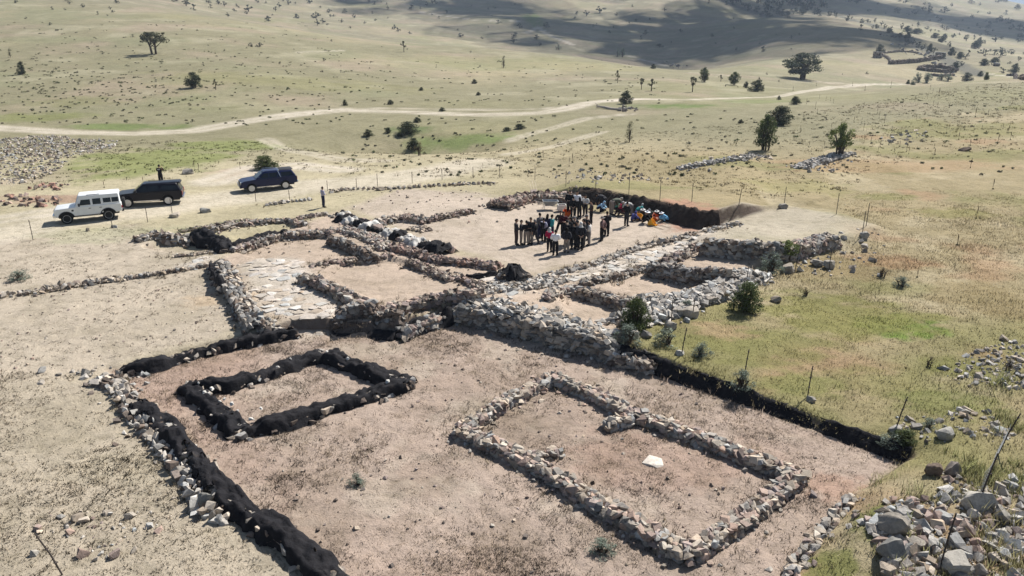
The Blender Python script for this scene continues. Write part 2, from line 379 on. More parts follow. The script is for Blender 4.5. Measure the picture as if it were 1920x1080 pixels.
GREENS = [  # centre, spread in photo pixels -> patches where the grass is green
 ((1690,612),(85,34),(.105,.16,.03),1.0),((1560,590),(230,60),(.155,.15,.05),.85),((1430,650),(170,60),(.155,.15,.055),.75),((1640,720),(200,50),(.16,.15,.06),.6),((1790,690),(60,35),(.15,.15,.05),.7),
 ((1660,980),(70,45),(.13,.15,.045),.8),((1500,720),(90,35),(.15,.15,.055),.7),((1780,760),(110,45),(.14,.15,.05),.7),((1660,370),(60,12),(.15,.15,.05),.6),((1790,400),(80,15),(.16,.15,.05),.6),((1560,1060),(60,50),(.15,.16,.05),.8),
 ((280,300),(170,34),(.17,.185,.07),.9),((420,272),(110,16),(.16,.18,.065),.8),((860,268),(120,20),(.145,.18,.065),.9),((770,244),(50,10),(.10,.13,.05),.8),
 ((240,238),(130,10),(.12,.15,.055),.9),((500,150),(300,20),(.20,.19,.09),.5),((60,220),(120,14),(.15,.16,.06),.7),((130,190),(110,16),(.16,.16,.075),.6),
 ((1270,199),(95,6),(.11,.14,.05),1.0),((1420,190),(90,5),(.15,.17,.07),.7),((1000,35),(20,16),(.14,.17,.06),.8),((1420,310),(160,14),(.17,.165,.07),.6),((1860,140),(50,8),(.16,.18,.06),.8),
 ((1000,120),(260,20),(.21,.2,.10),.5),((200,440),(160,25),(.27,.27,.17),.5),((250,880),(170,60),(.29,.26,.18),.2),((1120,345),(200,12),(.185,.175,.08),.7),((1500,350),(120,20),(.22,.2,.09),.6),((1620,70),(200,30),(.21,.18,.11),.5),
 ((1560,500),(130,35),(.20,.155,.08),.7),((1690,495),(70,16),(.26,.16,.09),.6),((1850,560),(120,60),(.21,.165,.085),.7),((1350,620),(70,25),(.28,.2,.12),.7),((1650,310),(250,22),(.27,.19,.11),.7),
 ((1140,560),(0,0),(0,0,0),0),((420,560),(80,25),(.37,.27,.17),.5),((1560,910),(80,40),(.30,.19,.14),.6),((1240,860),(200,90),(.30,.205,.16),.5),((1290,390),(60,25),(.30,.17,.12),.8),((130,372),(130,14),(.28,.19,.14),.8),((90,330),(100,22),(.30,.24,.19),.5),((470,325),(80,18),(.35,.27,.21),.7),
]
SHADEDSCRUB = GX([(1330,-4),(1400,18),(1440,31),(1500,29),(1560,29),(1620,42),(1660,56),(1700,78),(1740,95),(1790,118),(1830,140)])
def ground_tint(x, y):
    n = len(x); c = np.tile(np.array(C_HILL), (n, 1)); fl = np.full(n, .9)
    def mix(col, f):
        nonlocal c
        f = np.clip(f, 0, 1)[:, None]; c = c*(1-f)+np.array(col)*f
    far = sstep(200, 700, y)
    mix((.185, .165, .112), sstep(345, 450, y)*.9)  # darker land behind the lit ridge crest: its shade put into the tint
    mix((.30, .255, .165), sstep(.1, .5, fbm(x, y, .012, 3, 1))*.7)
    mix((.20, .19, .10), sstep(.1, .6, fbm(x, y, .02, 3, 3))*.5)
    hl = sstep(100, 160, y); mix((.27, .215, .16), sstep(.05, .5, fbm(x, y, .045, 4, 2))*.6*hl); mix((.18, .183, .105), sstep(.1, .5, fbm(x, y, .035, 4, 5))*.45*hl); mix((.30, .275, .19), sstep(.15, .5, fbm(x, y, .09, 3, 0))*.5*hl)
    near = y < 130; w1 = .5*fbm(x, y, .6, 3, 2)
    X, Y = x, y
    def zone(poly, col, soft, f=1.0, flv=None):
        nonlocal fl
        s = np.zeros(n); s[near] = sstep(-soft, soft, sdist(X[near], Y[near], poly)+w1[near]*soft*1.2); mix(col, s*f)
        if flv is not None: fl = fl*(1-s)+flv*s
    s = sstep(105, 70, y)*(sstep(-.1, .15, x/y)); mix(C_RIGHT, s); mix((.33, .29, .195), sstep(100, 75, y)*sstep(.2, -.15, x/y))
    zone(RIGHTF, C_RIGHT, 9.0, 1, .8); rz = sdist(X, Y, RIGHTF) > -6; mix((.33, .28, .185), sstep(.05, .45, fbm(x, y, .22, 4, 1))*.7*rz*near); mix((.165, .16, .065), sstep(.0, .45, fbm(x, y, .13, 4, 3))*.7*rz*near); mix((.27, .175, .105), sstep(.2, .5, fbm(x, y, .17, 4, 0))*.6*rz*near); zone(LEFTF, C_LEFT, 1.5, 1, .25); zone(LOWL, (.335, .288, .222), 1.2, 1, .35)
    zone(TERR, (.355, .285, .225), .8, 1, .1); zone(PLAZA, C_PLAZA, .8, 1, .06); zone(FLOOR, C_TRENCH, .35, 1, .25); zone(PLAT, (.33, .295, .225), 1.6, .8, .2)
    for p in PATHS: zone(p, C_PATH, .5, .9, .1)
    ft = sdist(X, Y, FLOOR) > 0; mix((.24, .185, .145), sstep(.0, .35, fbm(x, y, .33, 5, 4))*.55*ft); mix((.37, .315, .255), sstep(.12, .45, fbm(x, y, .5, 5, 2))*.5*ft)
    mix((.29, .20, .155), sstep(.05, .5, fbm(x, y, .14, 3, 5))*near*(y < 45)*(np.abs(x) < 20)*.5*(sdist(X, Y, FLOOR) > 0))
    for (px, py), (sx, sy), col, f in GREENS:
        if f == 0: continue
        p = G(px, py); q = G(px, py-sy*.7); rx = sx/pxm(p); ry = max(abs(q[1]-p[1]), 1)
        g = np.exp(-((x-p[0])/rx)**2-((y-p[1])/ry)**2); jit = fbm(x/rx*3.5, y/ry*3.5, 1, 5, 4)*.75
        mix(col, sstep(.25, .75, g+jit*np.sqrt(g))*f)
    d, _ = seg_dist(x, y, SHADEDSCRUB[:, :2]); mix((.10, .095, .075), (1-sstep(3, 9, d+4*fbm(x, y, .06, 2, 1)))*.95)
    rd = np.zeros(n)
    for pts, w in ROADW:
        d, _ = seg_dist(x, y, pts[:, :2]); ww = w*(1+.25*fbm(x, y, .15, 2, 2)); k = 1-sstep(ww*.6, ww*1.5, d)
        # two wheel tracks with a greener middle
        mid = np.exp(-(d/(w*.3))**2)*.35 if w < 2.5 else 0
        fade = .55 if w < 1.3 else (.8 if w < 2.5 else .6)
        mix(C_ROAD, k*fade-mid*k); rd = np.maximum(rd, k*fade); fl = fl*(1-k*.9)
    return c, fl, rd
def build_ground():
    Y = np.r_[np.geomspace(3, 14, 22)[:-1], np.geomspace(14, 85, 330)[:-1], np.geomspace(85, 4600, 300)]
    a = np.r_[-3, -2.6, -2.2, -1.9, -1.6, -1.4, -1.25, -1.15, -1.05, -.97, np.arange(-.9, .9001, .0042), .97, 1.05, 1.15, 1.25, 1.4, 1.6, 1.9, 2.2, 2.6, 3]
    A, YY = np.meshgrid(a, Y); x = (A*YY).ravel(); y = YY.ravel(); z = height(x, y)
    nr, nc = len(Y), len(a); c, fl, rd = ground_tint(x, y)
    i = np.arange(nr*nc).reshape(nr, nc); q = np.stack([i[:-1, :-1], i[:-1, 1:], i[1:, 1:], i[1:, :-1]], -1).reshape(-1, 4)
    v = np.stack([x, y, z], 1)
    # one set of normals, so that the sheets meet without a seam
    P = v.reshape(nr, nc, 3); du = np.gradient(P, axis=1); dv = np.gradient(P, axis=0); nn = np.cross(du, dv); nn /= np.linalg.norm(nn, axis=-1, keepdims=True)+1e-12
    nn = nn.reshape(-1, 3)
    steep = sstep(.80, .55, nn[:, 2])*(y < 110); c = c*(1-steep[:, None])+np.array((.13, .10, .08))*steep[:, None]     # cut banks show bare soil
    mid = lambda s: s[q].mean(1)
    mx, my = mid(x), mid(y); kind = np.zeros(len(q), int)
    nearq = my < 130
    kind[my > 122] = 1
    fq = np.zeros(len(q), bool)
    for p in (FLOOR, PLAZA, TERR): fq[nearq] |= sdist(mx[nearq], my[nearq], p) > 0
    kind[fq] = 2; kind[(mid(rd) > .38)] = 3
    pq = np.zeros(len(q), bool)
    for p in PATHS: pq[nearq] |= sdist(mx[nearq], my[nearq], p) > 0
    kind[pq] = 4
    for k, (nm, lab) in enumerate((("ground", "dry grass field with green and brown patches"), ("hillside", "pale dry grass hills rolling away behind the dig"), ("excavation_floor", "bare pinkish earth floor of the excavated rooms and trench"),
                                   ("dirt_track", "pale dirt tracks worn by wheels"), ("flagstone_path", "worn pale flagstone paving between the walls"))):
        f = q[kind == k]; u, inv = np.unique(f, return_inverse=True)
        col = np.c_[c[u], fl[u]]
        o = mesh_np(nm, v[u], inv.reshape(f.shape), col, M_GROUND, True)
        o.data.normals_split_custom_set_from_vertices(nn[u].tolist())
        struct(o, lab)
build_ground()
# a far blue mountain behind the top right skyline
def mountain():
    n, m = 60, 14; v = []; 
    for i in range(n):
        t = i/(n-1); x0 = 2000+t*5200; crest = 150+330*math.exp(-((t-.5)/.3)**2)+60*math.sin(t*23)+25*math.sin(t*61)
        for j in range(m):
            s = j/(m-1); v.append((x0+50*math.sin(j*1.7+i), 6200-500*math.sin(s*3.1)+s*900, -20+(crest+20)*math.sin(s*math.pi)**.8))
    f = [(i*m+j, (i+1)*m+j, (i+1)*m+j+1, i*m+j+1) for i in range(n-1) for j in range(m-1)]
    o = mesh_np("mountain", v, f, np.tile((.07, .09, .07), (n*m, 1)), plain("mountain", (.06, .075, .06), .95, var=.3, scale=.004), True); struct(o, "far blue mountain behind the skyline")
mountain()
# clouds: they stand over the hills out of the picture and throw its patches of shade
def m_cloud():
    m, nt, b = newmat("cloud"); tc = nt.nodes.new("ShaderNodeTexCoord"); n = noise(nt, .012, 5, .6, tc.outputs['Object'])
    r = ramp(nt, n.outputs[0], [(.3, gray(.78)), (.7, gray(.92))]); nt.links.new(r.outputs[0], b.inputs['Base Color']); b.inputs['Roughness'].default_value = 1; b.inputs['Specular IOR Level'].default_value = 0
    t = nt.nodes.new("ShaderNodeBsdfTransparent"); mx = nt.nodes.new("ShaderNodeMixShader"); mx.inputs[0].default_value = .83      # thin, see-through vapour
    nt.links.new(b.outputs[0], mx.inputs[1]); nt.links.new(t.outputs[0], mx.inputs[2]); nt.links.new(mx.outputs[0], nt.nodes["Material Output"].inputs[0])
    return m
M_CLOUD = m_cloud()
def cloud(px, py, rx, ry, alt, seed, label):
    g = G(px, py); c = Vector(g)+SDIR*(alt/SDIR.z); r = random.Random(seed); bm = bmesh.new()
    for k in range(16):
        a = r.uniform(0, 6.28); d = r.random()**.6; x, y = math.cos(a)*d*rx, math.sin(a)*d*ry; s = (1-.55*d)*r.uniform(.7, 1.15)
        q = bmesh.ops.create_icosphere(bm, subdivisions=3, radius=1); sx, sy, sz = rx*.42*s, ry*.5*s, min(rx, ry)*.3*s
        for v in q['verts']:
            p = v.co; k1 = 1+.16*math.sin(p.x*7+k)*math.sin(p.y*6+2*k)+.1*math.sin(p.z*11+p.x*9+k)
            v.co = Vector((x+p.x*sx*k1, y+p.y*sy*k1, max(p.z, -.35)*sz*k1))
    me = bpy.data.meshes.new("cloud"); bm.to_mesh(me); bm.free(); me.polygons.foreach_set("use_smooth", np.ones(len(me.polygons), bool)); me.materials.append(M_CLOUD)
    o = bpy.data.objects.new("cloud", me); COL.objects.link(o); o.location = c; tag(o, label, "cloud")
CLOUDS = [(1230,80,170,230,420,"wide white cloud high over the middle valley"),(1330,66,130,240,460,"broad cloud over the right half of the middle valley"),(1130,62,110,170,440,"ragged cloud over the mouth of the middle valley"),(960,6,150,220,520,"long white cloud over the far middle hills"),(1390,14,120,260,560,"white cloud over the slope left of the gully"),
          (1780,36,200,260,560,"white cloud over the far right hill"),(1880,62,120,160,560,"puff of cloud at the right end of the sky"),(1640,12,170,240,600,"high cloud above the skyline on the right"),(745,14,70,100,500,"small white cloud over the far left ridge"),(1480,6,110,260,520,"narrow white cloud over the far wood"),(1440,45,100,150,500,"thin cloud trailing behind the valley cloud")]
for i, (a, b_, rx, ry, al, lb) in enumerate(CLOUDS): cloud(a, b_, rx, ry, al, i+3, lb)

def haze():
    m = bpy.data.materials.new("haze"); m.use_nodes = True; nt = m.node_tree; nt.nodes.remove(nt.nodes["Principled BSDF"]); v = nt.nodes.new("ShaderNodeVolumePrincipled")
    v.inputs['Color'].default_value = (.66, .80, 1, 1); v.inputs['Density'].default_value = .00017; v.inputs['Anisotropy'].default_value = .2; nt.links.new(v.outputs[0], nt.nodes["Material Output"].inputs['Volume'])
    zs = [v_ for o in COL.objects if o.type == 'MESH' and o.get("kind") == "structure" for v_ in (min(p[2] for p in o.bound_box), max(p[2] for p in o.bound_box))]
    z0, z1 = min(zs)-1, 330; z1 = max(zs)+20
    mb = MB(); mb.box((0, 3300, (z0+z1)/2), (40000, 9000, z1-z0)); o = mb.build("haze", m, smooth=False); o["kind"] = "stuff"; o["label"] = "thin bluish summer haze over the far hills"; print("HAZE", z0, z1)
haze()
# ================================================================ STONES AND WALLS
def rock_lib(n, seed, extra=3, jit=.17):
    """angular broken stones: a knocked-about block with some corners split off"""
    r = random.Random(seed); out = []
    for k in range(n):
        bm = bmesh.new(); tx, ty = r.gauss(0, .22), r.gauss(0, .22); nar = r.uniform(.55, 1.0)
        for sx in (-.5, .5):
            for sy in (-.5, .5):
                for sz in (-.5, .5):
                    if r.random() < .14: continue
                    t = nar if sz > 0 else 1
                    p = Vector((sx*t+tx*sz+r.gauss(0, jit*.6), sy*t+ty*sz+r.gauss(0, jit*.6), sz+r.gauss(0, jit*.45)))
                    if r.random() < .35:                        # a split corner
                        bm.verts.new(p*Vector((.55, 1, 1))[0] if False else Vector((p.x*.6, p.y, p.z))); bm.verts.new(Vector((p.x, p.y*.55, p.z*.9)))
                    else: bm.verts.new(p)
        for i in range(extra):
            p = Vector([r.gauss(0, 1) for _ in range(3)]).normalized()*r.uniform(.5, .62); bm.verts.new(p)
        q = bmesh.ops.convex_hull(bm, input=bm.verts); bmesh.ops.delete(bm, geom=[g for g in q['geom_interior'] if isinstance(g, bmesh.types.BMVert)], context='VERTS')
        bmesh.ops.triangulate(bm, faces=bm.faces); bm.verts.index_update()
        out.append((np.array([v.co[:] for v in bm.verts]), np.array([[v.index for v in f.verts] for f in bm.faces]))); bm.free()
    return out
ROCKS = rock_lib(40, 3, 2); ROCKS_FAR = rock_lib(16, 5, 0); ROCKS_BIG = rock_lib(16, 9, 7, .2)
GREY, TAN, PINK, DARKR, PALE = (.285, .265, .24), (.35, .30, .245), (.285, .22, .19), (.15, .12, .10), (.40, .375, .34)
def rotm(yaw, tx=0, ty=0):
    return np.array(Matrix.Rotation(yaw, 3, 'Z')@Matrix.Rotation(tx, 3, 'X')@Matrix.Rotation(ty, 3, 'Y'))
def rcol(r, base, var=.22):
    k = 1+r.gauss(0, var); k = min(max(k, .45), 1.6); w = r.gauss(0, .035)
    return tuple(max(.02, c*k*(1+w*s)) for c, s in zip(base, (1, 0, -1)))
def add_rock(acc, r, p, s, yaw=None, tilt=.25, base=GREY, lib=None, var=.22):
    v, f = r.choice(lib or ROCKS); yaw = r.uniform(0, 6.28) if yaw is None else yaw
    acc.add((v*np.asarray(s))@rotm(yaw, r.gauss(0, tilt), r.gauss(0, tilt)).T+np.asarray(p), f, rcol(r, base, var))
def resample(P, step):
    """points every step along a ground polyline (x, y), with heading"""
    P = np.asarray(P)[:, :2]; d = np.hypot(*np.diff(P, axis=0).T); s = np.r_[0, np.cumsum(d)]; n = max(2, int(s[-1]/step)+1); t = np.linspace(0, s[-1], n)
    x, y = np.interp(t, s, P[:, 0]), np.interp(t, s, P[:, 1]); gx, gy = np.gradient(x), np.gradient(y); L = np.hypot(gx, gy)+1e-9
    return x, y, gx/L, gy/L, t
WALLS = []
def wall_core(P, width, h, seed, taper=.75, col=(.17, .135, .11)):
    x, y, gx, gy, t = resample(P, .5); v, f = [], []; r = random.Random(seed)
    for i in range(len(x)):
        z = hz(x[i], y[i]); hh = h*(.8+.25*r.random()); w = width*.5
        if i in (0, len(x)-1): hh *= .5
        for o, dz in ((-w, -.25), (-w*taper, hh), (w*taper, hh), (w, -.25)): v.append((x[i]-gy[i]*o, y[i]+gx[i]*o, z+dz))
    for i in range(len(x)-1):
        a = i*4
        for k in range(3): f += [(a+k, a+k+1, a+k+5), (a+k, a+k+5, a+k+4)]
    return np.array(v), np.array(f), col
def stone_wall(pts, h, width, size, label, name="stone_wall", bases=(GREY,), seed=0, rough=.2, flat=.62, group=None, dz=None, core=True, dens=1.0, spill=.25, world=None, cat="stone wall", tilt=.22):
    """a dry wall of laid stones: courses up both faces, slabs on top, a few fallen stones at the foot"""
    size *= .70; r = random.Random(seed*31+5); acc = Acc(); P = GX(pts, h if dz is None else dz) if world is None else np.asarray(world)
    lib = ROCKS if P[:, 1].min() < 48 else ROCKS_FAR
    if core: acc.add(*wall_core(P, width*.72, h*.52, seed))
    x, y, gx, gy, t = resample(P, size*.85/dens); nl = max(1, round(h/(size*flat))); nw = max(1, round(width/size))
    if h < .5: h *= .85
    WALLS.append(np.stack([x, y], 1)); q_ = width*.62; ZC = height(x, y); ZL = np.maximum(ZC-.6, np.minimum(ZC, np.minimum(height(x-gy*q_, y+gx*q_), height(x+gy*q_, y-gx*q_))))
    h0 = h; wob = [r.uniform(0, 6) for _ in range(3)]
    for i in range(len(x)):
        zc = ZC[i]; zg = ZL[i]; h_ = h0+(zc-zg)*.9; nl = max(1, round(h_/(size*flat))); h = h_; yaw = math.atan2(gy[i], gx[i]); hv = 1-rough*(.5+.5*math.sin(t[i]*1.3+wob[0])*math.sin(t[i]*.47+wob[1])); 
        if i == 0 or i == len(x)-1: hv *= .7
        for l in range(nl):
            top = l == nl-1
            for k in range(nw):
                if not top and 0 < k < nw-1: continue
                o = ((k+.5)/nw-.5)*width*(1-.1*l/nl)+r.gauss(0, size*.09); a = r.gauss(0, size*.16); zz = (l+.5)*h/nl*hv
                s = size*r.uniform(.72, 1.35)
                sc = (s*r.uniform(.9, 1.45), s*r.uniform(.75, 1.05), s*flat*r.uniform(.75, 1.2))
                add_rock(acc, r, (x[i]-gy[i]*o+gx[i]*a, y[i]+gx[i]*o+gy[i]*a, zg+zz+(r.uniform(0, .3)*size if top else 0)), sc, yaw+r.gauss(0, .45), tilt*(1.5 if top else .6), r.choice(bases), lib)
        if core and r.random() < .8:                              # odd stones lying on the top
            o = r.uniform(-.32, .32)*width; s = size*r.uniform(.5, 1.0); add_rock(acc, r, (x[i]-gy[i]*o, y[i]+gx[i]*o, zg+h*hv*r.uniform(.72, 1.0)), (s*1.3, s, s*.6), None, .35, r.choice(bases), lib)
        if r.random() < spill:
            o = (width*.5+abs(r.gauss(.1, size)))*r.choice((-1, 1)); s = size*r.uniform(.35, .9); px, py = x[i]-gy[i]*o, y[i]+gx[i]*o
            add_rock(acc, r, (px, py, hz(px, py)+s*.2), (s*1.2, s, s*.6), None, .3, r.choice(bases), lib)
    p0 = P[len(P)//2]; o = acc.build(name, M_STONE, origin=(p0[0], p0[1], hz(p0[0], p0[1])))
    tag(o, label, cat, group); return o
def ridged(a, b, k): return 1-2*np.abs(fbm(a, b, 1, 3, k))
def cover_strip(P, width, h, seed, lump=.16, mat=None, jag=.22, nseg=15, tear=.0):
    """thin fabric thrown over a low wall: creased over the stones beneath, ragged hem on the ground, torn in places"""
    x, y, gx, gy, t = resample(P, .11); r = random.Random(seed); n = nseg; ph = r.uniform(0, 50); m = len(x)
    s = np.linspace(-1, 1, n)[None, :]; tt = t[:, None]+0*s; ss = s+0*tt
    e = np.minimum(1, np.minimum((np.arange(m)+.6)/5, (m-np.arange(m)-.4)/5))[:, None]
    hh = h*(.9+.45*fbm(tt*.7+ph, tt*0, 1, 3, 1)+.25*fbm(tt*2.6+ph, tt*0+3, 1, 2, 2))*(.5+.5*e); ww = width*(.95+.35*fbm(tt*.8, tt*0+ph, 1, 3, 2)+.25*fbm(tt*2.5, tt*0+ph+9, 1, 2, 4))
    hem = jag*(fbm(tt*2.1+ph, np.sign(ss)*7.7+ph, 1, 3, 4))*(np.abs(ss) > .93)*np.sign(ss)
    prof = np.clip((1-np.abs(ss))/(.38+.12*fbm(tt*1.1, ss*0+ph, 1, 2, 3)), 0, 1)**.8
    bump = lump*(ridged(tt*2.2+ph, ss*1.6*width+seed, 3)*.55+fbm(tt*5.5+ph, ss*3*width+seed, 1, 2, 5)*.6)*np.clip((1-np.abs(ss))*4, 0, 1)
    w = .5*ww*ss+hem+.05*fbm(tt*4, ss*4+ph, 1, 2, 0); X = x[:, None]-gy[:, None]*w+gx[:, None]*.05*fbm(tt*5, ss*5, 1, 2, 1); Y = y[:, None]+gx[:, None]*w
    zg = height(x, y)[:, None]+0*ss; Z = height(X.ravel(), Y.ravel()).reshape(X.shape); Z = np.where(np.abs(ss) > .97, Z+.015, Z*.6+zg*.4+.02+hh*prof+bump)
    v = np.stack([X, Y, Z], -1).reshape(-1, 3); q = np.arange(m*n).reshape(m, n); f = np.stack([q[:-1, :-1], q[:-1, 1:], q[1:, 1:], q[1:, :-1]], -1)
    keep = fbm(tt*1.3+ph, ss*1.1+seed, 1, 3, 0)[:-1, :-1] < (.52-tear); return v, f[keep]
def wrapped_wall(pts, h, width, label, seed, size=.3, stones=True, lump=.16, dz=None, group=None, cat="wrapped wall", tear=.05):
    """a low stone wall with black fabric thrown over it; the stones show where the fabric is torn and along its foot"""
    P = GX(pts, h*.8 if dz is None else dz); p0 = P[0]; root = empty("wrapped_wall", (p0[0], p0[1], hz(p0[0], p0[1]))); tag(root, label, cat, group)
    v, f = cover_strip(P, width, h, seed, lump, tear=tear if stones else 0); o = np.array(root.location)
    mesh_np("fabric_cover", v-o, f, None, M_CLOTH, True, root)
    if stones:
        acc = Acc(); r = random.Random(seed); x, y, gx, gy, t = resample(P, .22)
        for i in range(len(x)):
            for sd in (-1, 1):
                if r.random() < .2:
                    w = sd*width*r.uniform(.38, .6); a, b = x[i]-gy[i]*w, y[i]+gx[i]*w; s = size*r.uniform(.3, .8)
                    add_rock(acc, r, np.array((a, b, hz(a, b)+s*.2))-o, (s*1.2, s, s*.6), None, .3, r.choice((TAN, DARKR, GREY, DARKR)))
            for k in range(3):                                   # the wall under the cover
                w = width*r.uniform(-.3, .3); a, b = x[i]-gy[i]*w, y[i]+gx[i]*w; s = size*r.uniform(.7, 1.1)
                add_rock(acc, r, np.array((a, b, hz(a, b)+h*r.uniform(.05, .6)))-o, (s*1.2, s, s*.6), None, .3, r.choice((TAN, DARKR, GREY)))
        acc.build("stone_core", M_STONE, root)
    return root, P
# ---- the near stone-outlined room
RECT = [(862,797),(945,745),(1035,698),(1110,728),(1190,768),(1300,805),(1400,845),(1500,880),(1400,955),(1292,1028),(1200,975),(1120,930),(1020,868),(940,830),(862,797)]
stone_wall(RECT, .42, .66, .31, "knee-high wall of grey and pinkish stones outlining the nearest bare room", bases=(TAN, PINK, GREY, TAN, (.35, .27, .225)), seed=1, flat=.55, spill=.4, dens=1.15)
stone_wall([(1140,785),(1175,778),(1205,765)], .4, .55, .30, "short stone spur off the back wall of the nearest room", bases=(TAN, PINK, GREY), seed=2, spill=.5)
stone_wall([(985,850),(1020,846),(1045,835)], .3, .5, .25, "short stone spur inside the front wall of the nearest room", bases=(TAN, PINK, GREY), seed=3, spill=.5)
# ---- black-wrapped walls on the left
wrapped_wall([(352,718),(430,716),(500,694),(560,672),(608,658)], .42, .9, "black fabric wrapped wall at the back of the small dark square room", 11)
wrapped_wall([(608,658),(660,678),(720,700),(768,712)], .46, 1.0, "black fabric wrapped wall on the right side of the small dark square room", 12)
wrapped_wall([(768,712),(690,735),(600,762),(515,790),(450,802)], .42, .95, "black fabric wrapped wall at the front of the small dark square room", 13)
wrapped_wall([(352,718),(385,748),(420,775),(450,802)], .42, .95, "black fabric wrapped wall on the left side of the small dark square room", 14)
wrapped_wall([(222,690),(300,675),(370,655),(450,638),(555,618)], .42, .7, "long straight black wrapped wall behind the dark square room", 15)
LW = [(195,702),(225,712),(232,745),(300,780),(345,835),(395,895),(455,950),(520,990),(580,1035),(628,1085),(660,1120)]
stone_wall([(185,700),(215,712),(236,742),(262,775),(300,812),(332,850),(372,905),(388,940),(430,955)], .3, .9, .34, "tumbled stone edge running down beside the long black fabric strip", bases=(GREY, TAN, PALE, DARKR), seed=6, dens=.62, core=False, spill=.7, tilt=.4)
wrapped_wall([(248,748),(300,782),(338,830),(392,893),(450,945),(520,985),(580,1035),(628,1080),(665,1125)], .42, 1.0, "long black fabric covered wall running down to the bottom left edge", 16, lump=.2)
# ---- the terrace wall in the middle and the black bank to its right
stone_wall([(855,602),(925,614),(1000,634),(1075,653),(1150,674)], .98, .7, .42, "high grey retaining wall facing the bare foreground, middle of the dig", bases=(GREY, (.22, .205, .185), (.19, .175, .155), TAN), seed=7, dz=0.05, flat=.55, spill=.15, rough=.12, name="retaining_wall", cat="retaining wall")  # two darker greys deepen the shade of the face in the stone colour
stone_wall([(1150,676),(1185,686),(1225,697)], .55, .7, .36, 'low broken end of the retaining wall where the black bank begins', bases=(GREY, TAN, DARKR), seed=9, dz=0.05, spill=.5, tilt=.35)
stone_wall([(862,553),(925,568),(1000,585),(1060,600),(1150,628)], .25, 1.3, .40, "band of pale slabs topping the retaining wall", bases=(PALE, GREY, PALE, TAN), seed=8, dz=.1, flat=.4, core=False, spill=.7, tilt=.3)
def bank(name, P, mat, label, cat, lift=.1, rag=.12, off=.32, spread=.55):
    x, y, gx, gy, t = resample(P, .11); v = []; n = 9
    U, D_ = height(x-gy*.6, y+gx*.6), height(x+gy*.6, y-gx*.6); sg = np.where(U > D_, 1, -1); top, bot = np.maximum(U, D_), np.minimum(U, D_)
    for k in range(n):
        s = k/(n-1); o = (-off+spread*s+rag*fbm(t*1.3, t*0+s*3, 1, 3, 1)+rag*.6*fbm(t*4.5, t*0+s*5, 1, 2, 3))*sg
        zz = bot-.05+(top-bot+lift+rag*1.2*fbm(t*.9, t*0+3., 1, 3, 2)+rag*.8*fbm(t*4, t*0+5, 1, 2, 4))*min(1, s*1.35)
        if s > .99: zz = top-.03
        v.append(np.stack([x-gy*o, y+gx*o, zz], 1))
    v = np.stack(v, 1).reshape(-1, 3); q = np.arange(len(x)*n).reshape(len(x), n); f = np.stack([q[:-1, :-1], q[:-1, 1:], q[1:, 1:], q[1:, :-1]], -1).reshape(-1, 4)
    o = mesh_np(name, v, f, None, mat, True); tag(o, label, cat)
bank("fabric_bank", PL([(1150,676),(1200,690),(1250,706),(1330,734),(1400,758),(1480,786),(1560,816),(1640,845),(1705,866)]), M_CLOTH, "long black fabric lining the low bank below the right hand grass field", "bank lining", .03)
def m_soil():  # soil tones darkened further to carry the deep shade of the cut
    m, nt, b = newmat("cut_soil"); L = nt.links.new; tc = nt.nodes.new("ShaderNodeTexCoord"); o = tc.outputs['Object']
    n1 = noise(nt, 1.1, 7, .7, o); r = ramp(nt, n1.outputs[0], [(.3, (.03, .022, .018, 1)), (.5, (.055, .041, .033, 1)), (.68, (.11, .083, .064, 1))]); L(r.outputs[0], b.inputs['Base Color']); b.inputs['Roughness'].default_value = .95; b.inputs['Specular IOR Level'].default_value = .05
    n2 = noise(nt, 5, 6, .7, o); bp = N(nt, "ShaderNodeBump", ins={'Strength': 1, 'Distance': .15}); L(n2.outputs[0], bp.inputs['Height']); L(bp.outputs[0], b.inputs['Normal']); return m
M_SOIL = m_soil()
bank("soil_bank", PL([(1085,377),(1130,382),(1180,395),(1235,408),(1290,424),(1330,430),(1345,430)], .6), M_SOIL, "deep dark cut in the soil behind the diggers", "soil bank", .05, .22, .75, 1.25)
bank("fabric_bank", PL([(700,578),(770,592),(820,585),(850,562)], .7), M_CLOTH, "black lined side of the ditch below the large bare room", "bank lining", .0, .15, .3, .6)
bank("fabric_bank", PL([(620,622),(690,622),(750,630),(800,612),(850,600)], 0.2), M_CLOTH, "black lined side of the deep pit left of the retaining wall", "bank lining", .05, .15, .4, .7)
# ---- rooms left of the middle
S = stone_wall
S([(258,441),(288,433),(318,434),(340,440),(372,438)], .45, .9, .42, "dark rough wall round the hollow nearest the white car", bases=(DARKR, GREY, TAN), seed=20, spill=.5, tilt=.4)
S([(338,430),(385,423),(430,415),(468,409)], .22, .6, .3, "low turf topped edge behind the hollow by the cars", bases=((.2, .19, .12), DARKR, TAN), seed=21)
S([(395,428),(440,418),(500,411),(540,409),(572,413)], .3, .8, .34, "rough stone line nearest the parked cars", bases=(GREY, TAN, PINK, DARKR), seed=22, core=False, spill=.6, tilt=.4)
wrapped_wall([(360,434),(385,440),(405,448),(425,462)], .5, 1.3, "crumpled black fabric heap beside the hollow on the far left", 23, lump=.25)
wrapped_wall([(425,462),(450,454),(500,438),(540,432)], .35, .6, "thin black wrapped line leading right from the fabric heap", 24)
S([(430,463),(480,447),(520,436),(560,432),(600,431),(625,428)], .32, .9, .34, "stone wall behind the long left room, full of rubble", bases=(DARKR, GREY, TAN, PINK), seed=25, spill=.6, tilt=.4)
S([(325,478),(365,475),(395,470)], .15, .4, .26, "faint stone line between hollow and paving on the far left", bases=(TAN, DARKR), seed=26, core=False)
S([(238,516),(270,512),(305,507),(350,500),(395,492)], .22, .45, .3, "thin stone line left of the thick crooked wall", bases=(DARKR, TAN, GREY), seed=27, core=False, spill=.4)
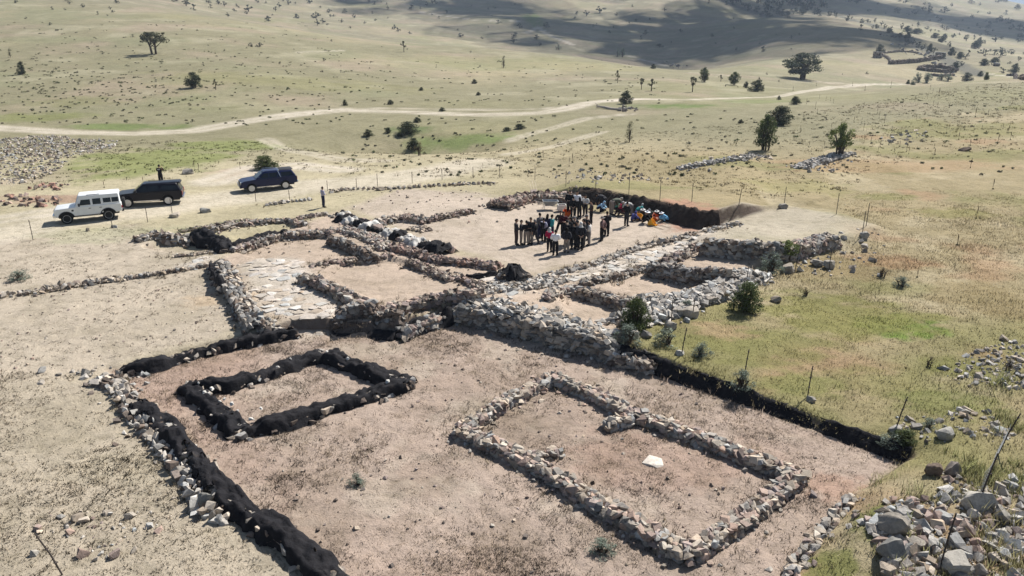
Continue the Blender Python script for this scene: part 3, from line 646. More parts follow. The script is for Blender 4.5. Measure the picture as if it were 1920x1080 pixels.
S([(-30,551),(20,548),(60,545),(120,534),(185,524),(235,518)], .18, .8, .32, "scattered low stone line at the left edge of the dig", bases=(GREY, TAN, DARKR), seed=28, core=False, dens=.55, spill=.6, tilt=.4)
S([(408,485),(425,505),(432,525),(445,545),(462,572),(476,600)], .55, 1.1, .36, "thick crooked wall left of the paved strip", bases=(GREY, DARKR, GREY, TAN), seed=29, spill=.6, tilt=.4)
wrapped_wall([(398,490),(402,505),(408,520),(418,535)], .6, .5, "black fabric hanging on the left face of the thick crooked wall", 30)
S([(478,588),(492,600),(508,612),(530,612)], .35, .8, .32, "stub of wall at the foot of the thick crooked wall", bases=(GREY, DARKR, TAN), seed=31, tilt=.4)
S([(567,512),(600,524),(632,537),(660,553),(682,565),(700,572)], .5, .75, .36, "sloping wall on the left of the large bare room", bases=(PINK, GREY, TAN, DARKR), seed=32, spill=.5)
S([(700,575),(740,568),(785,560),(815,550),(850,545),(905,543)], .55, .6, .34, "front wall of the large bare room above a dark ditch", bases=(PINK, DARKR, TAN, PINK), seed=33, spill=.3)
S([(585,495),(625,488),(660,483),(700,478),(735,474)], .15, .6, .28, "faint stone line at the back of the large bare room", bases=(TAN, DARKR, PINK), seed=34, core=False, dens=.75, spill=.5)
S([(767,484),(795,495),(835,514),(872,520),(905,535)], .25, .7, .3, "low rubble wall right of the large bare room", bases=(TAN, PINK, DARKR), seed=35, core=False, spill=.7, tilt=.4)
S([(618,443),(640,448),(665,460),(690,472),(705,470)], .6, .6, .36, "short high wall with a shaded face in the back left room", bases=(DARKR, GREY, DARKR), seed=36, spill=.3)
S([(640,425),(680,436),(715,452),(725,462)], .25, 1.2, .34, "rubble spread behind the short high wall", bases=(GREY, TAN, PINK), seed=37, core=False, spill=.6, tilt=.4)
S([(612,398),(580,402),(560,406)], .2, .7, .32, "low rubble line below the woman in lavender", bases=(TAN, DARKR, PINK), seed=38, core=False, spill=.7, tilt=.4)
S([(735,457),(770,466),(800,477),(840,484),(880,487),(932,494)], .35, .9, .34, "reddish rubble wall running down past the bagged wall", bases=(PINK, DARKR, (.25, .17, .14)), seed=39, spill=.7, tilt=.45)
S([(708,412),(740,405),(770,404),(800,410)], .35, 1.2, .36, "rough stone heap against the middle of the bagged wall", bases=(TAN, PINK, DARKR, GREY), seed=40, core=False, spill=.6, tilt=.4)
S([(808,406),(835,400),(860,395),(885,391)], .35, .7, .34, "free standing short rubble wall behind the bagged wall", bases=(DARKR, PINK, TAN), seed=41, spill=.6, tilt=.4)
S([(770,425),(790,428),(800,430)], .15, 1.0, .3, "little scatter of stones on the plaza by the bagged wall", bases=(TAN, DARKR), seed=42, core=False, tilt=.4)
S([(628,600),(660,592),(700,591),(738,600),(758,615)], .75, .6, .36, "dark wall at the edge of the deep pit left of the retaining wall", bases=(DARKR, GREY, DARKR), seed=43, dz=.1, spill=.3)
S([(752,620),(780,606),(815,592),(845,580)], .5, .9, .34, "tumbled grey wall between the deep pit and the retaining wall", bases=(GREY, TAN, PINK, GREY), seed=44, spill=.6, tilt=.4)
wrapped_wall([(940,506),(962,503),(985,509)], .75, 1.6, "rounded black wrapped mound at the corner of the plaza", 45, lump=.25)
wrapped_wall([(872,517),(900,516),(935,510)], .2, .35, "thin black fabric roll leading to the rounded black mound", 46, stones=False)
S([(900,540),(950,535),(1000,530),(1050,520)], .12, 1.6, .3, "pale loose stones on the paving at the corner of the plaza", bases=(PALE, TAN, GREY), seed=47, core=False, dens=.8, tilt=.35)
# ---- back edge of the plaza
S([(935,385),(965,374),(1000,366),(1050,368),(1100,374)], .5, 2.2, .42, "reddish rubble bank at the back of the plaza behind the crowd", bases=(PINK, DARKR, (.22, .15, .125), TAN), seed=48, dz=.3, spill=.8, tilt=.5)
S([(1320,433),(1350,424),(1385,416)], .15, .5, .3, "thin stone line left of the flat platform", bases=(TAN, GREY), seed=49, core=False)
# ---- paved street and the rooms on its right
S([(1012,517),(1045,508),(1080,500),(1125,486),(1165,471),(1205,459),(1275,443),(1300,434)], .2, .6, .32, "broken stone kerb between the plaza and the paved street", bases=(TAN, DARKR, GREY), seed=50, core=False, dens=.7, spill=.5)
S([(1095,526),(1135,518),(1175,508),(1212,496)], .25, .7, .32, "broken stone kerb on the near side of the paved street", bases=(GREY, TAN, DARKR), seed=51, core=False, spill=.6)
S([(1025,550),(1050,540),(1080,532)], .4, .7, .34, "short wall at the left end of the near right room", bases=(TAN, GREY, PINK), seed=52)
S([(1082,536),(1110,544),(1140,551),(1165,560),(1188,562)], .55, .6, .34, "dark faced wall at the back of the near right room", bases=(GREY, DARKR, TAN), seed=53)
S([(1188,560),(1215,552),(1240,548)], .4, 1.0, .36, "stony junction between the near right room and the wide wall", bases=(GREY, TAN), seed=54, tilt=.35)
S([(1165,595),(1195,586),(1230,575),(1265,563),(1300,552),(1340,540),(1380,522),(1420,505)], .4, 1.9, .42, "wide pale stone wall between the right rooms and the grass", bases=(PALE, GREY, PALE, GREY), seed=55, spill=.5, tilt=.3, flat=.5)
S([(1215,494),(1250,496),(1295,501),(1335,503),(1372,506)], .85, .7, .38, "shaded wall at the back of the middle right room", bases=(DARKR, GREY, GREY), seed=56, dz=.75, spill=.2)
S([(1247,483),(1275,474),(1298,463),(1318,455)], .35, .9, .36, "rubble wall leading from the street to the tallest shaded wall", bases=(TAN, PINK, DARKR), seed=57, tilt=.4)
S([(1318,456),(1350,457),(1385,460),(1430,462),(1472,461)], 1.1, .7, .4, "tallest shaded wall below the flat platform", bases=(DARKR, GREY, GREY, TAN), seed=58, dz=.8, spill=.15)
S([(1472,462),(1500,455),(1530,445),(1562,438)], .55, 1.3, .4, "broad stone wall end at the right corner of the platform", bases=(GREY, TAN, PINK), seed=59, tilt=.35)
S([(1050,628),(1085,640),(1150,628)], .15, 1.2, .36, "slabs strewn at the near right room's front edge", bases=(PALE, TAN), seed=60, core=False, dens=.7, tilt=.3)
# ---- stone lines in the fields
S([(1275,312),(1310,305),(1350,298),(1390,294),(1428,290)], .3, 1.0, .42, "collapsed field wall in the grass behind the platform", bases=(GREY, PALE), seed=61, core=False, dens=.7, spill=.6, tilt=.4)
S([(1500,312),(1530,300),(1560,293),(1590,284)], .25, 2.0, .45, "stone heap trailing left of the lone green sapling", bases=(GREY, PALE), seed=62, core=False, dens=.7, spill=.8, tilt=.4)
S([(1480,1085),(1495,1050),(1520,1020),(1545,990),(1565,965),(1590,935),(1605,920)], .3, .5, .29, "single row of reddish grey stones edging the trench, bottom right", bases=(PINK, GREY, TAN, TAN), seed=63, core=False, spill=.5)
S([(500,382),(540,377),(580,372)], .12, .7, .34, "scattered stone row on the verge below the blue pickup", bases=(TAN, PALE), seed=64, core=False, dens=.6, tilt=.4)
S([(620,358),(660,352),(720,352),(790,348),(860,344),(925,342)], .12, .8, .34, "scattered stone row along the far edge of the plaza", bases=(DARKR, TAN, GREY), seed=65, core=False, dens=.45, spill=.7, tilt=.4)
# ---- rubble nobody could count
def rubble(polys, label, seed, bases, smin, smax, per, big=0, lim=9000):
    r = random.Random(seed); acc = Acc()
    for poly in polys:
        P = GX(poly)[:, :2]; lo, hi = P.min(0), P.max(0); area = abs(sum(P[i-1][0]*P[i][1]-P[i][0]*P[i-1][1] for i in range(len(P))))/2
        n = min(int(area*per), lim); X = np.array([r.uniform(lo[0], hi[0]) for _ in range(n*3)]); Y = np.array([r.uniform(lo[1], hi[1]) for _ in range(n*3)])
        s = sdist(X, Y, P); keep = (s > -.6) & (fbm(X, Y, .35, 3, seed % 5) > -.42+.5*np.exp(-np.maximum(s, 0)/1.2)-.2); X, Y = X[keep][:n], Y[keep][:n]; Z = height(X, Y)
        for x, y, z in zip(X, Y, Z):
            s = smin+(smax-smin)*r.random()**2.6
            add_rock(acc, r, (x, y, z+s*.18), (s*r.uniform(.9, 1.4), s, s*r.uniform(.55, .95)), None, .5, r.choice(bases), ROCKS if y < 40 else ROCKS_FAR)
    o = acc.build("rubble", M_STONE); tag(o, label, "rubble", kind="stuff")
rubble([[(1700,960),(1760,880),(1850,900),(1920,880),(2100,900),(2200,1300),(1650,1300),(1650,1080)],[(1620,1080),(1640,1000),(1700,960),(1740,1000),(1700,1090)]], "loose grey rubble covering the bottom right corner", 71, (GREY, PALE, GREY, TAN, PINK), .06, .34, 40)
rubble([[(1780,710),(1850,670),(1930,640),(2050,640),(2050,720),(1900,730)],[(1790,800),(1830,770),(1880,790),(1850,830)],[(1690,820),(1720,780),(1760,790),(1740,840)]], "grey rubble patches in the grass at the right edge", 72, (GREY, PALE, TAN), .05, .28, 24)
rubble([[(-60,300),(0,262),(70,255),(150,258),(215,266),(200,285),(130,290),(110,312),(60,340),(-60,350)]], "pale stone scree across the track on the far left", 73, (GREY, TAN, DARKR, TAN, PALE), .07, .33, 7)
rubble([[(-40,370),(60,366),(110,376),(100,386),(-40,388)],[(60,350),(110,345),(125,355),(80,360)]], "reddish stone heap on the left behind the white car", 74, (PINK, DARKR, (.3, .18, .14)), .1, .45, 5)
rubble([[(60,990),(160,960),(260,960),(300,1000),(260,1050),(150,1060),(40,1060)],[(380,925),(440,930),(430,960),(370,955)]], "small stones strewn in the dry grass at the bottom left", 75, (PALE, TAN, PINK), .05, .26, 9)
rubble([[(200,690),(250,690),(262,740),(220,735),(150,710)],[(60,705),(140,695),(150,712),(80,720)]], "pale stones at the left end of the long black wrapped wall", 76, (PALE, TAN, GREY), .06, .26, 10)
rubble([[(1000,530),(1200,465),(1300,440),(1320,450),(1200,500),(1090,530)],[(880,520),(1000,525),(1060,560),(900,550)],[(860,560),(960,560),(1140,620),(1130,640),(1000,600)]], "chips and small slabs lying on the paved street", 77, (PALE, TAN, GREY), .06, .28, 3.2)
rubble([[(640,360),(900,345),(950,370),(930,420),(760,420),(650,385)],[(430,480),(560,440),(760,470),(560,490)],[(560,540),(640,600),(560,610),(440,560)]], "crumbs of stone on the bare floors of the back rooms", 78, (DARKR, TAN, PINK), .04, .2, .9)
rubble([[(680,700),(860,620),(1100,680),(1650,860),(1560,900),(1480,1080),(680,1080),(480,940),(420,820)],[(0,560),(420,520),(540,600),(220,680),(0,700)]], "crumbs of stone and clods on the bare foreground earth", 79, (TAN, PINK, DARKR), .025, .12, 2.2)
rubble([[(1560,445),(1640,430),(1640,480),(1560,520),(1440,520),(1480,490)],[(1640,520),(1700,515),(1680,560),(1640,550)],[(1180,600),(1300,580),(1300,640),(1190,650)]], "grey stones in the grass at the fence corner by the platform", 80, (GREY, PALE, TAN), .08, .4, 2)
rubble([[(1310,308),(1440,294),(1440,305),(1320,325)],[(1500,320),(1600,285),(1600,300),(1540,325)],[(1640,255),(1720,245),(1760,262),(1660,275)],[(1010,330),(1150,318),(1250,335),(1100,350)]], "half buried grey stones in the slope behind the platform", 81, (GREY, TAN), .1, .4, 1.2)
rubble([[(1255,122),(1285,121),(1290,127),(1255,128)],[(1640,60),(1680,70),(1760,110),(1830,150),(1790,150),(1700,105)]], "dark stones in the far gully and on the far ridge", 82, (DARKR, GREY), .5, 2.0, .05)
def paving(polys, label, seed):
    r = random.Random(seed); acc = Acc()
    for P in polys:
        lo, hi = P.min(0), P.max(0); nx, ny = int((hi[0]-lo[0])/.62), int((hi[1]-lo[1])/.62)
        X = np.array([lo[0]+(i+r.uniform(.2, .8))*.62 for i in range(nx) for j in range(ny)]); Y = np.array([lo[1]+(j+r.uniform(.2, .8))*.62 for i in range(nx) for j in range(ny)])
        k = (sdist(X, Y, P) > .1) & (fbm(X, Y, .4, 2, 3) > -.3); X, Y = X[k], Y[k]
        for x, y, z in zip(X, Y, height(X, Y)): add_rock(acc, r, (x, y, z+.01), (r.uniform(.5, .85), r.uniform(.4, .65), .06), r.gauss(.7, .25), .02, r.choice((PALE, TAN, (.43, .385, .34))), ROCKS_FAR, .12)
    o = acc.build("paving_slabs", M_STONE); tag(o, label, "paving", kind="stuff")
paving(PATHS, "worn pale slabs paving the streets between the rooms", 5)
# ---- single boulders
def boulder_lib(n, seed):
    r = random.Random(seed); out = []
    for k in range(n):
        bm = bmesh.new()
        for i in range(22):
            p = Vector([r.gauss(0, 1) for _ in range(3)]).normalized(); m = max(abs(c) for c in p); p = p*(.5/m*.5+.5*.5)*r.uniform(.82, 1.05); bm.verts.new(p)
        q = bmesh.ops.convex_hull(bm, input=bm.verts); bmesh.ops.delete(bm, geom=[g for g in q['geom_interior'] if isinstance(g, bmesh.types.BMVert)], context='VERTS')
        bmesh.ops.triangulate(bm, faces=bm.faces); bmesh.ops.subdivide_edges(bm, edges=bm.edges, cuts=4, use_grid_fill=True); bmesh.ops.triangulate(bm, faces=bm.faces)
        for v in bm.verts:
            q = v.co*2.6+Vector((k*3.7, 0, 0)); v.co *= 1+.20*(mnoise.fractal(q, 1.0, 2.1, 4)*.5)-.10*max(0, abs(mnoise.noise(q*1.4+Vector((9, 2, 5))))-.18)*2; v.co.z = min(v.co.z, .42+.05*mnoise.noise(q*2))
        bm.verts.index_update(); out.append((np.array([v.co[:] for v in bm.verts]), np.array([[v.index for v in f.verts] for f in bm.faces]))); bm.free()
    return out
BOULDERS = boulder_lib(14, 21)
def boulder(px, py, w, h, label, base=PALE, seed=0, flat=None, group=None):
    g = G(px, py); k = 1/pxm(g); r = random.Random(seed+int(px)*7); acc = Acc(); sx = w*k*(.88 if w > 30 and h > 20 else 1); sz = max(h*k*1.0, .05)
    slab = h < 9 and w > 30; sz = .07 if slab else sz; v, f = max(ROCKS, key=lambda q: np.ptp(q[0][q[0][:, 2] > 0][:, 0])*np.ptp(q[0][q[0][:, 2] > 0][:, 1])) if slab else r.choice(BOULDERS); v = v*np.array((sx*1.05, sx*r.uniform(.7, .95), sz*1.35)); v = v@rotm(r.uniform(-.4, .4), r.gauss(0, .03 if slab else .1), r.gauss(0, .03 if slab else .1)).T
    acc.add(v+np.array((0, 0, sz*.3)), f, rcol(r, [q*k_ for q, k_ in zip(base, (.86, .83, .78))] if not slab else base, .08)); o = acc.build("boulder", M_STONE, smooth=not slab); o.data.set_sharp_from_angle(angle=math.radians(22)); o.location = (g[0], g[1]+sx*.3, hz(g[0], g[1]+sx*.3)); tag(o, label, "boulder", group); return o
boulder(1228,872,30.5,3,"flat white slab lying alone inside the nearest stone room", (.47, .44, .40))
boulder(1295,596,40,22,"pale boulder at the foot of the fence post by the wide wall", PALE)
boulder(1258,620,24,16,"pale boulder at the foot of the post right of the near bush", PALE)
boulder(1275,668,20,10,"small pale stone at the base of a leaning fence post", PALE)
boulder(1190,634,28,14,"pale boulder under the near bush", PALE)
boulder(1212,634,22,13,"grey boulder right below the near bush", GREY)
boulder(1480,512,28,18,"grey boulder at a fence post above the green shrubs", GREY)
boulder(1556,505,24,18,"round pale boulder at a fence post right of the wide wall", PALE)
boulder(1535,500,26,12,"flat grey boulder left of the round pale one", GREY)
boulder(1622,450,20,13,"white boulder beside the corner fence posts", PALE)
boulder(1470,392,20,10,"grey boulder at the post behind the platform", GREY)
boulder(1522,755,18,12,"pale stone by the post above the black bank", PALE)
boulder(1682,812,26,12,"pale stone at the base of the post by the end of the black bank", PALE)
boulder(1458,568,22,12,"brown boulder in the grass right of the round green bush", TAN)
boulder(1885,640,18,12,"brownish boulder above the rubble at the right edge", TAN)
boulder(1755,895,38,26,"dark boulder at the top of the corner rubble", DARKR)
boulder(1790,895,36,30,"dark rounded boulder beside its darker twin", (.2, .18, .17))
boulder(1685,1010,70,42,"large angular grey boulder in the bottom right grass", GREY)
boulder(1675,1055,60,44,"big grey boulder below the large angular one", (.26, .25, .235))
boulder(1840,965,64,44,"round pale boulder under the tall leaning post", PALE)
boulder(1885,985,44,34,"grey boulder beside the round pale one", GREY)
boulder(1818,1005,36,30,"pinkish boulder in the corner rubble", PINK)
boulder(1800,1080,70,34,"pale slab boulder at the bottom edge of the picture", PALE)
boulder(1775,825,34,26,"pale boulder heading the small rubble heap in the grass", PALE)
boulder(382,958,34,36,"grey angular boulder at the end of the tumbled stone edge", GREY)
boulder(408,915,28,20,"pale block leaning on the black fabric strip", PALE)
boulder(328,845,30,14,"pale flat stone beside the black fabric strip", PALE)
boulder(615,1068,16,24,"white upright stone at the bottom of the black fabric strip", (.6, .58, .55))
boulder(382,400,22,9,"pale rock on the verge between the cars and the dig", PALE)
boulder(325,408,20,9,"pale rock under the short post right of the black car", PALE)
boulder(163,434,9,8,"small tan rock on the verge below the white car", TAN)
boulder(213,428,14,6,"flat pale rock below the white car's rear wheel", PALE)
boulder(350,327,22,11,"pale rock in the rubble right of the standing guard", PALE)
boulder(712,358,18,8,"round tan rock at the left far edge of the plaza", TAN)
boulder(1812,284,22,8,"dark log shaped stone on the right hillside", DARKR)
boulder(112,536,16,12,"tan rock on the low stone line at the left edge", TAN)
boulder(60,1045,18,12,"pale stone at the bottom left corner", PALE)
# little white stones weighing down the black fabric
k0 = None
for i, (px, py) in enumerate([(392,738),(398,728),(412,752),(420,748),(434,757),(446,770),(490,765),(470,785),(700,688),(652,672),(728,715),(545,672),(520,688),(612,660),(372,718),(384,735)]):
    g = G(px, py, .47)
    if k0 is None:
        acc = Acc(); v, f = ROCKS[3]; acc.add(v*np.array((.16, .12, .08)), f, (.6, .57, .52)); k0 = acc.build("weight_stone", M_STONE); o = k0
    else: o = k0.copy(); COL.objects.link(o)
    o.location = (g[0], g[1], hz(g[0], g[1])+.47); o.rotation_euler.z = i*1.3; o.scale = [1+.3*math.sin(i*2.1)]*3
    tag(o, "small white stone weighing down the black fabric of the square room", "stone", "white stones on the black fabric")
# ================================================================ PLANTS
def leaf_faces(r, c, n, rad, size, col, squash=1.0, up=0.0, shell=.5):
    """n leaf-sized triangles and quads scattered in a ball: verts, tris, colours"""
    v, f, k = [], [], []
    for i in range(n):
        d = Vector([r.gauss(0, 1) for _ in range(3)]).normalized(); p = Vector(c)+Vector((d.x, d.y, d.z*squash))*rad*(shell+(1-shell)*r.random())
        nrm = (d*.7+Vector([r.gauss(0, .7) for _ in range(3)])+Vector((0, 0, up))).normalized(); a = nrm.orthogonal().normalized(); a.rotate(Matrix.Rotation(r.uniform(0, 6.28), 3, nrm)); b = nrm.cross(a)
        s = size*r.uniform(.6, 1.3); w = s*r.uniform(.4, .7); m = len(v)
        v += [p-a*s, p+b*w, p+a*s, p-b*w]; f += [(m, m+1, m+2), (m, m+2, m+3)]
        t = r.uniform(.6, 1.45); cc = [x*t for x in col]; k += [cc]*4
    return np.array(v), np.array(f), np.array(k)
def tube_np(acc, pts, rad, col, n=5):
    mb = MB(); mb.tube(pts, rad, n); bmesh.ops.triangulate(mb.bm, faces=mb.bm.faces); mb.bm.verts.index_update()
    acc.add(np.array([v.co[:] for v in mb.bm.verts]), np.array([[v.index for v in f.verts] for f in mb.bm.faces]), col); mb.bm.free()
LEAF = {'dark': (.045, .055, .026), 'mid': (.075, .095, .035), 'bright': (.12, .15, .045), 'olive': (.085, .085, .045), 'pale': (.19, .215, .16), 'blue': (.16, .19, .15), 'dry': (.17, .14, .08), 'far': (.05, .06, .04)}
PROTO = {}
def make_tree(kind, seed, h, w, leaf='dark', style='bush', leafsize=.11, nclump=26, per=34, stems=3, clear=.15, one=False):
    """a plant of height h and width w: tapered trunks with limbs, and a crown of leaf clumps with gaps"""
    key = (kind, seed, round(h, 1), round(w, 1), leaf, style)
    r = random.Random(seed); T, Cn = Acc(), Acc(); tips = []; bark = (.10, .075, .055)
    ch = h*(1-clear)                                           # crown height
    for i in range(nclump):
        u = r.random(); ang = r.uniform(0, 6.28)
        if style == 'umbrella': z = clear*h+ch*(.25+.65*r.random()); rr = w*.5*math.sqrt(r.random())*(1-.45*((z-clear*h)/ch)**2)
        elif style == 'column': z = clear*h+ch*u*.95; rr = w*.4*math.sqrt(r.random())*(1-.6*u)
        elif style == 'round': z = clear*h+ch*(.08+.82*u); rr = w*.45*math.sqrt(r.random())*math.sqrt(max(.06, 1-(2*u-.85)**2))
        else: z = clear*h+ch*(.04+.84*u**1.1); rr = w*.45*math.sqrt(r.random())*math.sqrt(max(.08, 1-u**1.8))
        rad = min(w, ch)*r.uniform(.10, .20); tips.append((math.cos(ang)*rr, math.sin(ang)*rr, z, rad))
    lc = LEAF[leaf]
    for (x, y, z, rad) in tips:
        t = r.uniform(.7, 1.35); Cn.add(*leaf_faces(r, (x, y, z), int(per*r.uniform(.6, 1.3)), rad, leafsize, [q*t for q in lc], .8, .2))
    lean = [(r.uniform(-.06, .06)*w, r.uniform(-.06, .06)*w) for _ in range(stems)]
    for s in range(stems):
        bx, by = (lean[s][0]*1.6, lean[s][1]*1.6) if stems > 1 else (0, 0); top = clear*h+ch*.55
        tr = max(.03, h*.018)*(1.5 if stems == 1 else 1)
        tube_np(T, [(bx, by, -.15), (bx*1.3, by*1.3, top*.45), (bx*2.4, by*2.4, top)], [tr*1.3, tr, tr*.4], bark, 6)
        for (x, y, z, rad) in tips[s::stems][:7]:
            z0 = max(clear*h*.7, z*.45); tube_np(T, [(bx*1.5, by*1.5, z0), (x*.6, y*.6, (z0+z)*.52), (x*.95, y*.95, z)], [tr*.55, tr*.35, tr*.12], bark, 4)
    if one:                                                    # too small in the picture to show a trunk of its own
        T.v += Cn.v; T.f += [f+T.n for f in Cn.f]; T.c += Cn.c; return T.build(kind, M_LEAF, link=False)
    root = bpy.data.objects.new(kind, None); root.empty_display_size = .2
    T.build("stems" if style in ('bush', 'column') else "trunk", M_LEAF, root, link=False); Cn.build("crown", M_LEAF, root, link=False); return root
def plant(tmpl, pos, scale, rz, label, cat, group=None):
    o = tmpl.copy(); COL.objects.link(o); o.location = (pos[0], pos[1], pos[2]-.02); o.scale = scale if hasattr(scale, '__len__') else (scale,)*3; o.rotation_euler.z = rz
    tag(o, label, cat, group)
    for ch in tmpl.children: c = ch.copy(); COL.objects.link(c); c.parent = o; 
    return o
TM = {}
def T(name, *a, **k):
    if name not in TM: TM[name] = make_tree(*a, **k)
    return TM[name]
def at_tree(tname, px, py, hpx, wpx, label, cat="tree", group=None):
    """put template tname (1 m high, 1 m wide) so that it stands at a pixel with a height and width in pixels"""
    g = G(px, py); k = 1/pxm(g); h, w = hpx*k*1.12, wpx*k*1.2; return plant(TM[tname], (g[0], g[1]+w*.2, hz(g[0], g[1]+w*.2)), (w, w, h), (px*1.7+py) % 6.28, label, cat, group)
# templates are unit sized: they are stretched to each plant's own height and width
T('umbrella', "umbrella_tree", 1, 1, 1, 'olive', 'umbrella', .03, 64, 46, 2, .42)
T('big', "broad_tree", 2, 1, 1, 'dark', 'round', .026, 70, 70, 3, .16)
for i in range(3): T('bush%d' % i, "round_bush", 10+i, 1, 1, 'dark', 'bush', .032, 60, 54, 4, .02)
for i in range(2): T('green%d' % i, "leafy_bush", 20+i, 1, 1, 'mid', 'bush', .028, 85, 60, 5, .03)
T('sapl', "young_tree", 31, 1, 1, 'bright', 'round', .03, 52, 50, 5, .26); T('tall', "tall_bush", 32, 1, 1, 'mid', 'round', .029, 70, 54, 4, .1)
for i in range(2): T('lolly%d' % i, "small_tree", 40+i, 1, 1, 'olive', 'round', .045, 20, 26, 1, .42)
T('poplar', "slender_tree", 50, 1, 1, 'olive', 'column', .03, 26, 26, 2, .05); T('dry', "dry_shrub", 51, 1, 1, 'dry', 'round', .022, 20, 20, 4, .2)
for i in range(2): T('pale%d' % i, "pale_shrub", 60+i, 1, 1, 'pale', 'bush', .04, 28, 32, 3, .03)
for i in range(2): T('sage%d' % i, "sage_bush", 65+i, 1, 1, 'blue', 'bush', .028, 36, 40, 6, .0)
for i in range(5): T('far%d' % i, "shrub", 70+i, 1, 1, 'far', ('bush', 'round')[i % 2], .085, 12, 12, 1, (.05, .2)[i % 2], one=True)
for i in range(2): T('farpale%d' % i, "shrub", 80+i, 1, 1, 'pale', 'bush', .085, 12, 12, 1, .05, one=True)
at_tree('umbrella', 286, 103, 36, 48, "lone flat crowned tree with two bare trunks on the left slope")
at_tree('bush0', 361, 166, 27, 28, "dense round dark bush below the lone flat crowned tree", "bush")
at_tree('lolly0', 404, 169, 18, 10, "thin sapling right of the dense round bush")
at_tree('bush1', 40, 140, 22, 14, "small dark upright bush at the left edge of the slope", "bush"); at_tree('poplar', 18, 108, 14, 8, "tiny grey sapling near the top left edge")
at_tree('green0', 495, 319, 25, 40, "round green bush standing behind the blue pickup", "bush")
at_tree('bush2', 762, 252, 20, 40, "low dark thicket in the bank of the grassy hollow", "bush"); at_tree('bush0', 774, 285, 22, 24, "dark bush at the near rim of the grassy hollow", "bush")
at_tree('dry', 786, 292, 24, 20, "grey half dry shrub beside the dark bush by the hollow", "bush"); at_tree('bush1', 690, 257, 12, 18, "low dark bush left of the grassy hollow", "bush")
at_tree('bush2', 728, 250, 10, 12, "small bush just left of the hollow's thicket", "bush"); at_tree('bush0', 782, 230, 9, 15, "small bush above the hollow's thicket", "bush"); at_tree('bush1', 748, 257, 7, 12, "tiny bush under the hollow's thicket", "bush")
at_tree('bush2', 950, 246, 7, 16, "flat bush right of the hollow, left of a pair", "bush"); at_tree('bush0', 975, 242, 9, 20, "flat bush right of the hollow, right of a pair", "bush")
at_tree('bush1', 829, 209, 7, 12, "little bush standing between the two branches of the track", "bush"); at_tree('bush2', 1175, 195, 23, 24, "square cut dark bush beside the fallen trunk", "bush")
at_tree('poplar', 1180, 267, 34, 20, "slender wispy tree in the grass behind the plaza"); at_tree('lolly0', 1158, 156, 21, 9, "slim small tree, left of three on the slope"); at_tree('lolly1', 1203, 168, 20, 11, "slim small tree, middle of three on the slope"); at_tree('lolly0', 1222, 171, 20, 17, "round headed small tree, right of three on the slope")
at_tree('lolly1', 1299, 173, 27, 15, "round headed tree with a bare trunk beside the track"); at_tree('tall', 1320, 154, 24, 18, "dark bushy tree at the valley edge left of the broad tree"); at_tree('lolly0', 1352, 153, 11, 8, "tiny tree between two bushy ones at the valley edge")
at_tree('tall', 1378, 160, 22, 20, "grey green bushy tree at the valley edge"); at_tree('bush0', 1399, 165, 11, 9, "tiny bush left of the wide dark one at the valley edge", "bush"); at_tree('bush1', 1421, 172, 20, 28, "wide dark bush at the valley edge", "bush")
at_tree('big', 1508, 150, 43, 64, "broad dark green tree standing alone in the valley"); at_tree('bush2', 1468, 235, 33, 48, "wide black green bush behind the upright one on the right slope", "bush"); at_tree('tall', 1438, 283, 60, 38, "upright leafy bush in front of the wide dark one", "bush")
at_tree('sapl', 1578, 294, 56, 44, "fresh green sapling growing out of the stone heap"); at_tree('bush0', 1493, 196, 14, 18, "small round bush on the right slope under the broad tree", "bush"); at_tree('bush1', 1461, 187, 7, 8, "tiny bush near the track below the broad tree", "bush"); at_tree('bush2', 1390, 231, 7, 10, "tiny dark bush left of the upright leafy one", "bush")
at_tree('poplar', 944, 128, 20, 10, "narrow small tree alone in the middle of the far slope"); at_tree('bush2', 889, 157, 8, 10, "little conical bush on the middle slope", "bush"); at_tree('lolly0', 757, 98, 18, 12, "leaning thin tree near the ridge of the middle slope"); at_tree('bush0', 897, 179, 6, 9, "little low bush above the track", "bush"); at_tree('bush1', 790, 170, 6, 9, "little dark bush on the middle slope", "bush")
at_tree('bush0', 732, 196, 8, 12, "dark tuft of bush above the track, right of a pair", "bush"); at_tree('bush1', 646, 198, 10, 10, "dark tuft of bush above the track, left of a pair", "bush")
at_tree('pale0', 1158, 107, 14, 9, "silvery shrub on the middle ridge, left of two", "bush"); at_tree('pale1', 1167, 107, 16, 12, "silvery shrub on the middle ridge, right of two", "bush"); at_tree('farpale0', 1047, 94, 14, 10, "blue green shrub just behind the middle ridge", "bush"); at_tree('bush1', 1225, 129, 8, 10, "conical bush near the end of the middle ridge", "bush")
# on and beside the walls
at_tree('green1', 1193, 622, 64, 48, "leafy green bush at the corner of the retaining wall", "bush"); at_tree('green0', 1402, 588, 56, 52, "round green bush in front of the wide pale wall", "bush")
at_tree('sage0', 1448, 515, 40, 46, "grey green bush at the far end of the wide pale wall", "bush"); at_tree('sapl', 1478, 492, 34, 44, "yellow green plant spilling over the platform corner", "bush")
at_tree('sage1', 1393, 745, 36, 44, "blue grey bush growing at the top of the black bank", "bush"); at_tree('sage0', 1318, 672, 30, 36, "pale grey bush above the left part of the black bank", "bush"); at_tree('dry', 1658, 522, 18, 36, "dark low shrub in the grass right of the platform", "bush"); at_tree('dry', 1512, 556, 16, 24, "small brown shrub right of the round green bush", "bush")
at_tree('sage1', 1693, 540, 20, 30, "low green grey shrub in the right hand field", "bush"); at_tree('sage0', 1672, 850, 24, 44, "grey bush at the right end of the black bank", "bush"); at_tree('green1', 1700, 835, 26, 40, "green grass bush at the right end of the black bank", "bush"); at_tree('sage1', 1745, 805, 20, 30, "greyish plant in the stones at the right", "bush")
